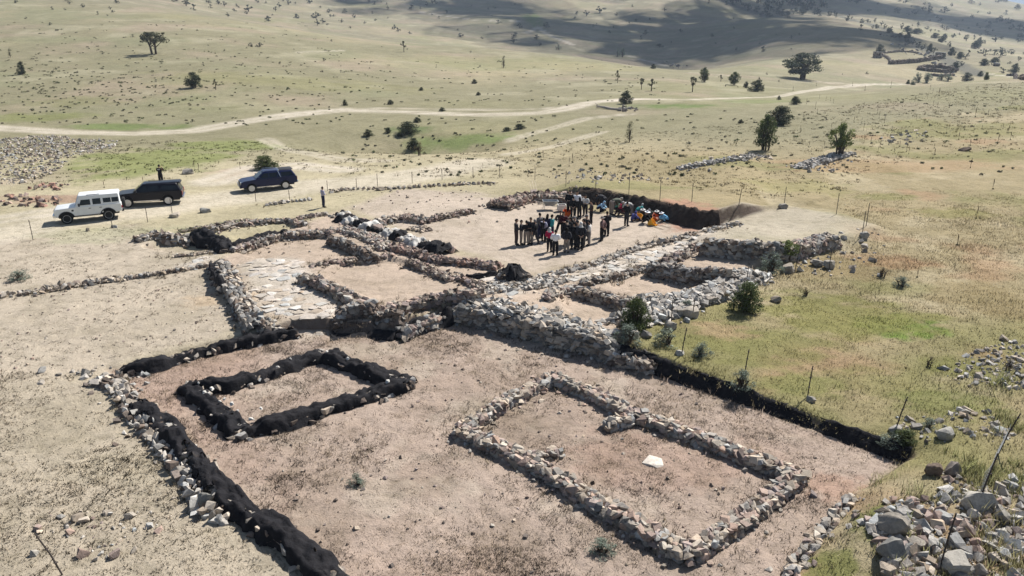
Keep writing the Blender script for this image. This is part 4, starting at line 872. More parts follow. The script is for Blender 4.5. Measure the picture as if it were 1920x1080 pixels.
at_tree('dry', 1895, 700, 24, 34, "brown shrub in the stones at the right edge", "bush"); at_tree('dry', 1745, 690, 20, 26, "dark brown shrub in the right hand grass", "bush"); at_tree('sage0', 668, 914, 24, 32, "little silvery plant on the bare foreground earth", "plant"); at_tree('sage1', 1130, 1042, 24, 52, "low dark green plant on the bare earth at the bottom", "plant")
at_tree('sage0', 32, 528, 20, 40, "grey bush at the left edge on the low stone line", "bush"); at_tree('sage1', 1290, 585, 22, 30, "grey plant on the wide pale wall", "plant"); at_tree('pale0', 1250, 650, 30, 46, "pale grey bush at the top of the retaining wall's right end", "bush"); at_tree('sage1', 1178, 655, 36, 50, "grey green plants at the right end of the retaining wall", "bush")
# named trees round the far sheepfold
FOLD = [(1615,57,10,8),(1651,98,13,15),(1691,55,12,6),(1703,60,10,15),(1704,72,10,14),(1745,97,14,11),(1767,80,11,13),(1781,88,10,8),(1786,104,14,13),(1802,110,11,14),(1816,106,11,8),(1846,123,12,17),(1867,118,9,16),(1904,136,15,15),(1792,128,10,15),(1786,138,9,8),(1815,152,14,18),(1840,143,9,10),(1829,92,14,14),(1836,88,16,10),(1811,112,6,8),(1668,62,8,10),(1660,54,9,7),(1641,43,8,6),(1720,64,9,24),(1755,72,9,16),(1772,72,8,10)]
for i, (px, py, h, w) in enumerate(FOLD): at_tree('bush%d' % (i % 3) if w > 9 else 'far%d' % (i % 5), px, py, h, w, "dark tree by the far sheepfold and the stony gully", "tree", "trees round the far sheepfold")
for i, (px, py, h, w) in enumerate([(1722,155,16,18),(1741,156,18,20),(1765,151,11,14),(1779,153,13,18)]): at_tree('pale%d' % (i % 2), px, py, h, w, "pale willow like shrub in the row below the far sheepfold", "bush", "pale shrubs below the far sheepfold")
for i, (px, py, h, w) in enumerate([(1703,158,8,6),(1712,159,5,9),(1850,150,14,8)]): at_tree('green0', px, py, h, w, "little fresh green shrub at the crest of the right slope", "bush", "green shrubs on the right crest")
# the shrubs sprinkled over the far hills
def sprinkle(poly, n, h0, h1, label, group, names, seed, pts=(), stuff=None):
    r = random.Random(seed); P = np.array(poly, float); k = 0; out = []
    for q in pts: out.append(q)
    while k < n:
        px, py = r.uniform(P[:, 0].min(), P[:, 0].max()), r.uniform(P[:, 1].min(), P[:, 1].max())
        if inside(np.array(px), np.array(py), P): out.append((px, py, r.uniform(h0, h1)*(.6+.9*r.random()**2))); k += 1
    if stuff:                                                  # reads as one mass: one object
        A = Acc()
        for px, py, h in out:
            me = TM[r.choice(names)].data; v = np.array([q.co[:] for q in me.vertices]); f = np.array([q.vertices[:] for q in me.polygons]); cc = np.empty(len(v)*4, np.float32); me.color_attributes["tint"].data.foreach_get("color", cc)
            g = G(px, py); k = 1/pxm(g)*h; A.add(v*np.array((k*r.uniform(.9, 1.7), k*1.2, k*1.1))+g, f, cc.reshape(-1, 4)[:, :3])
        tag(A.build(stuff, M_LEAF), label, "shrubs", kind="stuff"); return
    for px, py, h in out: at_tree(r.choice(names), px, py, h, h*r.uniform(.8, 1.5), label, "shrub", group)
FARN = ['far0', 'far1', 'far2', 'far3', 'far4']
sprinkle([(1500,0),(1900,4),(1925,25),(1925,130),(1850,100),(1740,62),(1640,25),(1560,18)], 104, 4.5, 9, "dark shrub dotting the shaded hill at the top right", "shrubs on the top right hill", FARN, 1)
sprinkle([(1360,0),(1500,0),(1560,16),(1500,27),(1445,28)], 90, 5, 10, "far dark wood at the head of the gully", "w", FARN+['farpale0'], 2, stuff="woods")
sprinkle([(1000,10),(1330,5),(1400,40),(1560,80),(1600,60),(1560,110),(1400,100),(1250,95),(1100,80)], 32, 4, 8, "dark shrub on the smooth slope in the middle distance", "shrubs on the middle hill", FARN, 3)
sprinkle([(640,0),(1000,0),(1000,30),(900,60),(1000,85),(880,78),(640,55)], 34, 4, 7.5, "dark shrub on the pale hill behind the ridge", "shrubs behind the ridge", FARN, 4, [(739,55,9),(746,60,7),(771,18,8),(864,70,8),(963,71,9),(974,53,10),(1024,52,10),(966,70,8),(1006,75,9),(1012,86,6),(1100,30,10),(1125,25,12)])
sprinkle([(270,0),(640,0),(640,50),(400,26)], 26, 4, 9, "dark shrub on the slope at the top, left of the middle", "shrubs at the top left", FARN, 5, [(390,6,8),(363,20,11),(409,8,9),(427,32,8),(465,22,12),(503,40,8),(523,14,9),(595,48,11),(605,44,9),(482,5,8)])
sprinkle([(0,5),(250,5),(250,30),(0,60)], 6, 4, 7, "dark shrub near the skyline at the top left corner", "shrubs in the top left corner", FARN, 6, [(29,6,8),(125,3,8),(130,8,6),(155,14,7),(206,18,6),(218,6,7),(97,18,5)])
sprinkle([(380,30),(640,75),(1100,115),(1250,140),(1150,160),(640,190),(300,190),(100,170),(120,80)], 30, 2.5, 5, "tiny dark bush on the broad sunlit slope", "tiny bushes on the sunlit slope", FARN, 7, [(470,88,8),(486,88,9),(500,37,7),(607,115,6)])
sprinkle([(1200,170),(1460,110),(1640,130),(1650,150),(1560,160)], 10, 3, 6, "small bush scattered round the broad valley tree", "bushes round the valley tree", FARN, 8)
sprinkle([(1820,95),(1925,110),(1925,150),(1850,140)], 10, 5, 10, "dark shrub on the slope at the right edge", "shrubs at the right edge", FARN, 9)
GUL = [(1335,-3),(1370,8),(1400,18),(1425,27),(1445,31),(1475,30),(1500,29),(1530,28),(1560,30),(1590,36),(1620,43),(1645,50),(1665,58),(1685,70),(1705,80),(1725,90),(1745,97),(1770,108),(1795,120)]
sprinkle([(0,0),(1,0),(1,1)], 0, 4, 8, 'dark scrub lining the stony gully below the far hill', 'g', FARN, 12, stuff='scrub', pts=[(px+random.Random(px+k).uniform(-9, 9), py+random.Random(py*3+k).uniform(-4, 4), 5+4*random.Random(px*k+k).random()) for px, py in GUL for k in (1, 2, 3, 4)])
# dry flower stalks standing in the grass
def stalk(h, seed):
    r = random.Random(seed); A = Acc(); tube_np(A, [(0, 0, -.05), (.02, .01, h*.5), (.05*r.uniform(-1, 1), .04, h)], [.022, .02, .012], (.12, .10, .065), 4)
    tube_np(A, [(.02, .01, h*.45), (.03, .02, h*.75), (.05*r.uniform(-1, 1), .04, h)], [.03, .05, .02], (.14, .105, .07), 5)
    A.add(*leaf_faces(r, (0, 0, .1), 10, .12, .1, LEAF['olive'], .5)); return A.build("dry_stalk", M_LEAF, link=False)
ST = [stalk(1.3, 1), stalk(1.05, 2), stalk(1.6, 3)]
r_ = random.Random(44); STALKS = [(1760,180,15),(1788,180,12),(1692,200,10),(1828,220,16),(1853,215,12),(1890,250,14),(1797,262,14),(1819,273,16),(1870,270,16),(1894,262,15),(1753,290,16),(1699,285,14),(1545,278,14),(1752,278,12),(1632,270,12),(1650,276,12),(1687,275,14),(1819,315,16),(1861,355,20),(1795,460,28),(1830,410,20),(1018,295,14),(1074,305,22),(1067,312,14),(905,315,10),(196,352,16),(269,345,12),(450,316,13),(505,312,10),(365,320,16),(373,322,16),(1720,520,20)]
for k in range(58): STALKS.append((r_.uniform(1480, 1915), r_.uniform(160, 290), r_.uniform(7, 12)))
for i, (px, py, hp) in enumerate(STALKS):
    g = G(px, py); h = hp/pxm(g); o = plant(ST[i % 3], g, h/1.3, i*2.1, "dry brown flower stalk standing in the grass", "dry plant", "dry stalks standing in the grass")
# grass and weeds: nobody could count them
def tufts(name, label, poly, n, hgt, blades, seed, colf=1.15, spread=.06, keep=None, dens=None, z=0.0, tint=None, bend=.5, wid=.012):
    P = PL(poly, z); lo, hi = P.min(0), P.max(0); g = np.random.default_rng(seed); m = int(n*2.2)
    # near places get more tufts, as the picture shows them larger
    y = lo[1]+(hi[1]-lo[1])*g.random(m)**1.5; x = lo[0]+(hi[0]-lo[0])*g.random(m); k = sdist(x, y, P) > 0
    if keep is not None: k &= keep(x, y, g)
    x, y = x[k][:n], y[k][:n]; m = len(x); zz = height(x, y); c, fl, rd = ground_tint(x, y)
    if tint is not None: c = c*.4+np.array(tint)*.6
    c = c*colf*g.uniform(.6, 1.35, (m, 1)); hh = hgt*g.uniform(.45, 1.35, m)*(1+.6*fbm(x, y, .3, 2, 2))
    B = blades; X = np.repeat(x, B)+g.normal(0, spread, m*B); Yy = np.repeat(y, B)+g.normal(0, spread, m*B); Z = np.repeat(zz, B)-.02; H = np.repeat(hh, B)*g.uniform(.6, 1.15, m*B)
    a = g.uniform(0, 6.283, m*B); bx, by = g.normal(0, bend, m*B)*H, g.normal(0, bend, m*B)*H; w = wid*(1+Yy/35)*g.uniform(.7, 1.5, m*B)
    ca, sa = np.cos(a)*w, np.sin(a)*w
    v = np.stack([np.stack([X-ca, Yy-sa, Z], 1), np.stack([X+ca, Yy+sa, Z], 1), np.stack([X+bx, Yy+by, Z+H], 1)], 1).reshape(-1, 3)
    cc = np.repeat(np.repeat(c, B, 0)*g.uniform(.8, 1.2, (m*B, 1)), 3, 0)
    o = mesh_np(name, v, np.arange(len(v)).reshape(-1, 3), cc, M_GRASS, True, nrm=np.tile(np.array((.0, .0, 1.), np.float32), (len(v), 1))); tag(o, label, "grass", kind="stuff"); return o
notroad = lambda x, y, g: g.random(len(x)) < .35+.9*sstep(-.25, .3, fbm(x, y, .25, 3, 3))
tufts("grass", "tall dry and green grass of the right hand field", [(1180,655),(1400,545),(1640,440),(1560,385),(1700,300),(1990,280),(2150,700),(2050,1200),(1500,1200),(1600,930),(1710,862),(1400,740)], 46000, .115, 7, 1, 1.2, .17, lambda x, y, g: g.random(len(x)) < .6+.5*sstep(-.3, .3, fbm(x, y, .3, 3, 3))-1.2*sstep(52, 72, y), z=.4, bend=.45, wid=.008)
tufts("dry_weeds", "sparse dry weeds on the bare foreground earth", [(205,697),(560,622),(850,605),(1150,675),(1700,866),(1600,930),(1480,1085),(1420,1250),(760,1250),(640,1085),(330,800)], 20000, .085, 8, 2, 1.12, .07, lambda x, y, g: g.random(len(x)) < .15+.9*sstep(-.05, .4, fbm(x, y, .35, 3, 1)), tint=(.31, .25, .18), bend=.7, wid=.007)
tufts("dead_weeds", "dark dead twigs and weeds scattered over the bare foreground earth", [(205,697),(560,622),(850,605),(1150,675),(1700,866),(1600,930),(1480,1085),(1420,1250),(760,1250),(640,1085),(330,800)], 15000, .085, 10, 12, .55, .09, lambda x, y, g: g.random(len(x)) < .12+.95*sstep(.05, .45, fbm(x, y, .8, 3, 4)), tint=(.13, .10, .07), bend=.9, wid=.008)
tufts("dry_grass", "short straw coloured grass on the left of the dig", [(-250,700),(210,710),(340,820),(480,985),(640,1100),(640,1250),(-250,1250)], 7500, .09, 8, 3, 1.08, .07, notroad, bend=.8)
tufts("straw_grass", "thin straw on the upper left field", [(-150,480),(250,430),(420,500),(560,612),(210,695),(-150,790)], 3500, .08, 7, 4, 1.0, .08, notroad, bend=.8)
tufts("meadow_grass", "green meadow grass around the cars and far edge of the dig", [(-100,360),(-60,290),(240,262),(900,262),(1300,250),(1700,200),(1990,170),(1990,300),(1700,310),(1560,375),(1480,388),(1380,400),(1240,378),(1120,352),(960,345),(640,340),(420,320),(330,350)], 12000, .14, 7, 5, .95, .16, notroad, bend=.5, wid=.02)
# dark low tussocks lying on the far slopes
def tussocks():
    r = random.Random(8); A = Acc()
    spots = [(r.uniform(0, 640), r.uniform(95, 235)) for _ in range(330)]+[(r.uniform(640, 1250), r.uniform(110, 200)) for _ in range(150)]+[(r.gauss(130, 110), r.gauss(160, 28)) for _ in range(170)]+[(r.uniform(640, 1300), r.uniform(215, 330)) for _ in range(130)]+[(r.uniform(0, 640), r.uniform(40, 100)) for _ in range(80)]+[(r.uniform(1280, 1900), r.uniform(190, 330)) for _ in range(90)]
    for px, py in spots:
        if not (0 < px < 1920 and 20 < py): continue
        g = G(px, py); k = 1/pxm(g); w = r.uniform(2, 6.5)*k*(1 if r.random() < .8 else 1.8); n = max(2, int(w*2.2))
        for j in range(n):
            dx, dy = r.gauss(0, w*.4), r.gauss(0, w*.4); z = hz(g[0]+dx, g[1]+dy)
            A.add(*leaf_faces(r, (g[0]+dx, g[1]+dy, z+.1), 9, w*.22+.12, .12+w*.05, r.choice((LEAF['olive'], (.11, .11, .065), (.13, .115, .08), LEAF['mid'])), .35, .8))
    o = A.build("scrub", M_LEAF); tag(o, "low dark scrub cushions speckling the slopes", "scrub", kind="stuff")
tussocks()

tufts("bank_grass", "long grass hanging over the black lined bank", [(1145,648),(1250,680),(1400,730),(1560,788),(1720,845),(1705,866),(1560,815),(1400,757),(1250,705),(1150,674)], 450, .2, 9, 21, 1.0, .12, z=.3, bend=.55, wid=.009)

tufts("rubble_grass", "green grass clumps growing between the stones at the right", [(1600,930),(1710,862),(1800,760),(1990,640),(2150,700),(2100,1250),(1470,1250),(1500,1050)], 7000, .34, 12, 22, 1.2, .10, lambda x, y, g: g.random(len(x)) < .02+1.1*sstep(.12, .4, fbm(x, y, .55, 3, 2)), z=.4, tint=(.14, .16, .055), bend=.4, wid=.008)

def wall_weeds():
    g = np.random.default_rng(31); X, Y = [], []
    for P in WALLS:
        if P[:, 1].max() > 75: continue
        n = int(len(P)*3.2); i = g.integers(0, len(P), n); X.append(P[i, 0]+g.normal(0, .55, n)); Y.append(P[i, 1]+g.normal(0, .55, n))
    x, y = np.concatenate(X), np.concatenate(Y); k = g.random(len(x)) < .25+.9*sstep(-.1, .4, fbm(x, y, .5, 3, 2)); x, y = x[k], y[k]; m = len(x); B = 8; z = height(x, y)
    c = np.where(g.random((m, 1)) < .55, np.array([[.12, .095, .065]]), np.array([[.26, .215, .14]]))*g.uniform(.6, 1.3, (m, 1)); hh = g.uniform(.08, .3, m)
    Xb, Yb, Z, H = np.repeat(x, B)+g.normal(0, .07, m*B), np.repeat(y, B)+g.normal(0, .07, m*B), np.repeat(z, B)-.02, np.repeat(hh, B)*g.uniform(.5, 1.1, m*B); a = g.uniform(0, 6.283, m*B); w = .009*(1+Yb/35); ca, sa = np.cos(a)*w, np.sin(a)*w
    v = np.stack([np.stack([Xb-ca, Yb-sa, Z], 1), np.stack([Xb+ca, Yb+sa, Z], 1), np.stack([Xb+g.normal(0, .6, m*B)*H, Yb+g.normal(0, .6, m*B)*H, Z+H], 1)], 1).reshape(-1, 3)
    o = mesh_np("dry_weeds", v, np.arange(len(v)).reshape(-1, 3), np.repeat(np.repeat(c, B, 0), 3, 0), M_GRASS); tag(o, "dry and dark weeds growing at the foot of the ruined walls", "weeds", kind="stuff")
wall_weeds()
# ================================================================ VEHICLES
GLASS = plain("car_glass", (.010, .014, .018), .12, 0, .1, 3, .35); RUBBER = plain("tyre_rubber", (.018, .018, .018), .85); DARKP = plain("dark_plastic", (.022, .022, .024), .6)
ALLOY = plain("alloy", (.55, .55, .56), .35, .7); STEELW = plain("painted_steel_wheel", (.45, .45, .43), .5); CHROME = plain("chrome", (.65, .65, .67), .2, .9)
REDL = plain("red_lamp", (.35, .012, .015), .2, 0, .05); CLEARL = plain("clear_lamp", (.6, .62, .62), .1, .2, .05)
def arch(cx, r, zb, n=9):
    a0 = math.asin(min(.98, (zb-AX)/r)); return [(cx-r*math.cos(a0+(math.pi-2*a0)*k/n), AX+r*math.sin(a0+(math.pi-2*a0)*k/n)) for k in range(n+1)]
AX = .4
def wheel(root, x, y, r, style, side):
    w = MB(); w.lathe([(r*.62, -.12), (r*.94, -.125), (r, -.085), (r, .085), (r*.94, .125), (r*.62, .12)], 24, 'Y'); wh = w.build("wheel", RUBBER, root, loc=(x, y, r))
    m = MB(); s = side
    if style == 'steel':
        m.lathe([(.03, s*.03), (r*.2, s*.035), (r*.3, s*.075), (r*.5, s*.06), (r*.62, s*.125), (r*.66, s*.128), (r*.66, s*.09), (.03, s*.0)], 20, 'Y'); m.build("rim", STEELW, wh)
        m = MB(); m.lathe([(.005, s*.09), (r*.17, s*.085), (r*.19, s*.04), (.005, s*.04)], 12, 'Y'); m.build("hub_cap", DARKP, wh)
    else:
        m.lathe([(r*.70, s*.128), (r*.62, s*.13), (r*.60, s*.06), (r*.70, s*.06)], 24, 'Y')
        n = 10 if style == 'ten' else 6
        for k in range(n):
            a = 2*math.pi*k/n; ro = Matrix.Rotation(-a, 3, 'Y'); m.box(ro@Vector((r*.36, s*.105, 0)), (r*.58, .03, r*(.1 if n > 8 else .15)), ro)
        m.lathe([(.005, s*.125), (r*.16, s*.12), (r*.16, s*.05), (.005, s*.05)], 12, 'Y'); m.build("rim", ALLOY, wh)
        m = MB(); m.lathe([(.005, s*.03), (r*.62, s*.03), (r*.62, s*.0), (.005, s*.0)], 16, 'Y'); m.build("brake_disc", DARKP, wh)
def vehicle(name, label, cat, front_px, rear_px, P):
    root = empty(name); W = P['w']/2; xf, xr, r, zb, zbelt = P['axles'][0], P['axles'][1], P['r'], P['sill'], P['belt']; paint = P['paint']
    global AX; AX = r
    f = P['front']; b = P['rear']
    prof = [(f+.06, zb)]+arch(xf, r*1.2, zb)+arch(xr, r*1.2, zb)+[(b-.03, zb+.08)]+P['tail']+[(P['cab'][0][0], zbelt)]+P['nose']
    MB().prism(prof, -W, W).build("body", paint, root, bev=.05)
    m = MB(); m.box(((f+b)/2, 0, zb+.12), (b-f-.5, 2*W-.45, .5)); m.build("underbody", DARKP, root)
    # cabin: belt outline to roof outline
    (x0, x1), (x2, x3) = P['cab'][0], P['cab'][1]; wi = P['tuck']; zr = P['roof']
    def ring(a, c, w, z, k=.12): return [(a, -w+k, z), (a+k*.6, -w, z), (c-k*.6, -w, z), (c, -w+k, z), (c, w-k, z), (c-k*.6, w, z), (a+k*.6, w, z), (a, w-k, z)]
    m = MB(); m.loft([ring(x0, x1, W-.03, zbelt-.03), ring(x2, x3, W-wi, zr-.07), ring(x2+.05, x3-.04, W-wi-.07, zr-.015), ring(x2+.22, x3-.2, W-wi-.28, zr)]); m.build("cabin", paint, root, bev=.015)
    def sidey(z): t = (z-zbelt+.03)/(zr-.07-zbelt+.03); return (W-.03)*(1-t)+(W-wi)*t
    def panel(nm, poly, sd, mat, yf, out, par=root):
        m = MB(); a = m.ring([(x, sd*(yf(z)-.01), z) for x, z in poly]); c = m.ring([(x, sd*(yf(z)+out), z) for x, z in poly]); n = len(poly); m.bm.faces.new(a); m.bm.faces.new(c)
        for i in range(n): m.bm.faces.new((a[i], a[(i+1) % n], c[(i+1) % n], c[i]))
        return m.build(nm, mat, par, smooth=False)
    for sd in (-1, 1):
        for poly in P['windows']: panel("side_window", poly, sd, GLASS, sidey, .006)
        for i, (a, c) in enumerate(P['doors']):
            dr = panel("door", [(a+.015, zb+.1), (c-.015, zb+.1), (c-.015, zbelt-.06), (a+.015, zbelt-.06)], sd, paint, lambda z: W, .004)
            MB().box((c-.15, sd*(W+.012), zbelt-.2), (.17, .03, .04)).build("handle", P.get('handle', DARKP), dr)
        MB().box((x0+.32, sd*(W+.1), zbelt+.12), (.12, .2, .2), bev=.03).build("mirror", P.get('mirror', DARKP), root)
        for x in (xf, xr):
            wheel(root, x, sd*(W-.13), r, P['wheels'], sd); m = MB()
            o, n = arch(x, r*1.2, zb), arch(x, r*1.38, zb)
            for k in range(len(o)-1):
                q = [m.bm.verts.new((p[0], sd*(W+.035), p[1])) for p in (o[k], o[k+1], n[k+1], n[k])]; m.bm.faces.new(q)
                q2 = [m.bm.verts.new((p[0], sd*(W+.035*h), p[1])) for p, h in ((n[k], 1), (n[k+1], 1), (n[k+1], -1), (n[k], -1))]; m.bm.faces.new(q2)
            m.build("wheel_arch", P.get('archmat', paint), root, smooth=False)
        MB().box((f+.04, sd*(W-.28), P['lampz']), (.1, .3 if P['wheels'] != 'steel' else .2, .2), bev=.04).build("headlight", CLEARL, root)
        MB().box((b-.02, sd*(W-.1), P['taillz']), (.12, .18, .32 if P['wheels'] != 'steel' else .2), bev=.03).build("tail_light", REDL, root)
    # windscreen and back window lie on the sloping ends
    for nm, xa, za, xb, zt, s in (("windscreen", x0, zbelt+.04, x2, zr-.13, -1), ("rear_window", x1, zbelt+.06, x3, zr-.16, 1)):
        m = MB(); d = .012; L_ = Vector((xb-xa, 0, zt-za)); nx = Vector((L_.z, 0, -L_.x)).normalized()*s*-1
        if nx.x*s < 0: nx = -nx
        lo, hi = (W-.16), (W-wi-.12); T0 = Vector((xa, 0, zbelt-.03)); sl = (x2-x0)/(zr-.07-zbelt+.03) if s < 0 else (x3-x1)/(zr-.07-zbelt+.03)
        pa, pb = xa+sl*(za-zbelt+.03), xa+sl*(zt-zbelt+.03)
        A_ = m.ring([Vector((pa, -lo, za))+nx*d, Vector((pa, lo, za))+nx*d, Vector((pb, hi, zt))+nx*d, Vector((pb, -hi, zt))+nx*d]); B_ = m.ring([Vector((pa, -lo, za))-nx*d, Vector((pa, lo, za))-nx*d, Vector((pb, hi, zt))-nx*d, Vector((pb, -hi, zt))-nx*d])
        m.bm.faces.new(A_); m.bm.faces.new(B_)
        for i in range(4): m.bm.faces.new((A_[i], A_[(i+1) % 4], B_[(i+1) % 4], B_[i]))
        m.build(nm, GLASS, root, smooth=False)
    MB().box((f-.02, 0, zb+.1), (.2, 2*W-.06, .24), bev=.05).build("front_bumper", P['bumper'], root); MB().box((b+.03, 0, zb+.12), (.18, 2*W-.1, .2), bev=.04).build("rear_bumper", P['rbumper'], root)
    MB().box((f+.0, 0, P['lampz']-.02), (.08, 2*W-.9, .24), bev=.02).build("grille", DARKP, root)
    MB().box((f-.13, 0, zb+.12), (.02, .5, .11)).build("number_plate", plain("plate_white", (.7, .7, .7), .5), root)
    P['extra'](root, W, zr, sidey)
    # stand it on its wheels where the photo has them
    A_, B_ = G(*front_px), G(*rear_px); d = B_-A_; wb = xr-xf; sc = min(1.12, max(.93, math.hypot(d[0], d[1])/wb)); yaw = math.atan2(d[1], d[0])
    n = np.array((-math.sin(yaw), math.cos(yaw))); mid = (A_+B_)[:2]/2+n*(W-.1)*sc; off = -(xf+xr)/2*sc
    cx, cy = mid[0]+math.cos(yaw)*off, mid[1]+math.sin(yaw)*off; zc = []
    for x in (xf, xr):
        for y in (-W, W): zc.append(hz(cx+(math.cos(yaw)*x-math.sin(yaw)*y)*sc, cy+(math.sin(yaw)*x+math.cos(yaw)*y)*sc))
    pit = math.atan2((zc[2]+zc[3]-zc[0]-zc[1])/2, wb*sc); rol = math.atan2((zc[1]+zc[3]-zc[0]-zc[2])/2, 2*W*sc)
    root.location = (cx, cy, sum(zc)/4-.01); root.scale = (sc, sc, sc); root.rotation_euler = (rol, -pit, yaw); tag(root, label, cat); return root
def ex_white(root, W, zr, sidey):
    w = MB(); w.lathe([(.05, -.1), (.36, -.11), (.4, -.07), (.4, .07), (.36, .11), (.05, .1)], 22, 'Y'); o = w.build("spare_wheel", RUBBER, root, loc=(2.48, .1, 1.1)); o.rotation_euler.z = math.pi/2
    MB().box((.55, -(W-.19), zr-.055), (.85, .05, .1), Matrix.Rotation(-.5, 3, 'X')).build("roof_light_window", GLASS, root)
    for sd in (-1, 1): MB().box((-.05, sd*(W+.05), .5), (1.6, .12, .05)).build("side_step", CHROME, root)
    MB().box((-.95, -(W+.004), 1.0), (.14, .012, .12)).build("air_intake", DARKP, root)
    m = MB(); m.tube([(-.9, W+.02, 1.05), (-.78, W+.05, 1.3), (-.45, W-.02, 1.95)], .035, 6); m.build("snorkel", DARKP, root)
WHITE = plain("white_paint", (.72, .73, .72), .35, 0, .05, 3, .4, .2)
vehicle("off_road_car", "white long boxy off road car with a spare wheel on its back", "car", (128, 420), (206, 412), dict(w=1.8, axles=(-1.42, 1.37), r=.41, sill=.56, belt=1.26, front=-2.2, rear=2.35, roof=2.06, tuck=.13, cab=((-.78, 2.34), (-.48, 2.3)), paint=WHITE,
    nose=[(-.85, 1.24), (-2.05, 1.17), (-2.18, 1.08), (-2.18, .62)], tail=[(2.35, .68), (2.35, 1.26)], lampz=.92, taillz=.95, wheels='steel', archmat=DARKP, bumper=CHROME, rbumper=DARKP, extra=ex_white,
    windows=[[(-.45, 1.32), (.3, 1.32), (.3, 1.72), (-.3, 1.72)], [(.45, 1.32), (1.0, 1.32), (1.0, 1.74), (.45, 1.74)], [(1.16, 1.38), (1.68, 1.38), (1.68, 1.72), (1.16, 1.72)], [(1.74, 1.38), (2.2, 1.38), (2.2, 1.72), (1.74, 1.72)]], doors=[(-.62, .36), (.38, 1.08)]))
def ex_black(root, W, zr, sidey):
    m = MB(); m.box((1.75, 0, zr+.0), (1.5, 2*W-.62, .06), bev=.025); m.build("hardtop_roof", root.children[0].data.materials[0], root)
    MB().box((2.42, 0, zr-.05), (.3, 2*W-.55, .035), Matrix.Rotation(.12, 3, 'Y')).build("rear_spoiler", DARKP, root)
    for sd in (-1, 1):
        MB().box((-.15, sd*(W+.03), .5), (2.0, .12, .06)).build("side_step", CHROME, root)
        m = MB(); m.tube([(-.05, sd*(W-.3), zr+.03), (1.0, sd*(W-.3), zr+.03)], .02, 6); m.build("roof_rail", DARKP, root)
PROFP = dict(w=1.94, axles=(-1.62, 1.47), r=.40, sill=.5, belt=1.2, front=-2.55, rear=2.6, roof=1.84, tuck=.2, nose=[(-1.15, 1.2), (-2.2, 1.12), (-2.48, 1.0), (-2.55, .8), (-2.52, .56)], tail=[(2.6, .62), (2.62, 1.05), (2.58, 1.2)], lampz=.92, taillz=.98,
    doors=[(-.98, .05), (.07, .98)])
vehicle("pickup_truck", "shiny black pickup with a black hardtop, parked nose to tail behind the white car", "pickup truck", (241, 389), (317, 384), dict(PROFP, paint=plain("black_paint", (.006, .006, .011), .3, 0, .1, 3, .2, .12), cab=((-1.2, 2.58), (-.42, 2.3)), wheels='ten', bumper=DARKP, rbumper=CHROME, extra=ex_black,
    windows=[[(-.78, 1.27), (.03, 1.27), (.03, 1.66), (-.38, 1.66)], [(.1, 1.27), (.86, 1.27), (.86, 1.66), (.1, 1.66)], [(1.05, 1.3), (2.3, 1.3), (2.18, 1.64), (1.05, 1.64)]]))
def ex_blue(root, W, zr, sidey):
    for sd in (-1, 1):
        m = MB(); m.tube([(-.35, sd*(W-.3), zr-.02), (-.25, sd*(W-.3), zr+.07), (.75, sd*(W-.3), zr+.07), (.85, sd*(W-.3), zr-.02)], .024, 6); m.build("roof_rail", CHROME, root)
        m = MB(); m.tube([(1.12, sd*(W+.01), 1.22), (1.0, sd*(W-.1), 1.55), (.9, sd*(W-.2), zr+.02)], .03, 6); m.build("styling_bar", CHROME, root)
        MB().box((-.15, sd*(W+.03), .48), (2.0, .14, .05)).build("side_step", CHROME, root)
    MB().box((1.02, 0, zr-.01), (.05, 2*W-.35, .07)).build("roof_bar", CHROME, root)
    m = MB(); m.box((1.72, 0, zr-.01), (1.25, 2*W-.5, .05), bev=.02); m.build("hardtop_roof", DARKP, root)
    m = MB(); m.tube([(-2.62, -.6, .62), (-2.7, -.55, .9), (-2.7, .55, .9), (-2.62, .6, .62)], .03, 6); m.build("bull_bar", CHROME, root)
vehicle("pickup_truck", "dark blue pickup with silver roof rails and a dark hardtop, parked alone", "pickup truck", (473, 361), (536, 354), dict(PROFP, paint=plain("blue_paint", (.006, .011, .05), .3, 0, .1, 3, .2, .15), cab=((-1.2, 2.58), (-.42, 2.22)), wheels='six', bumper=plain("blue_paint", (.012, .018, .075), .16), rbumper=CHROME, extra=ex_blue, mirror=plain("blue_paint", (.012, .018, .075), .16),
    windows=[[(-.78, 1.27), (.03, 1.27), (.03, 1.66), (-.38, 1.66)], [(.1, 1.27), (.82, 1.27), (.82, 1.66), (.1, 1.66)], [(1.2, 1.28), (2.32, 1.28), (2.16, 1.64), (1.2, 1.64)]]))
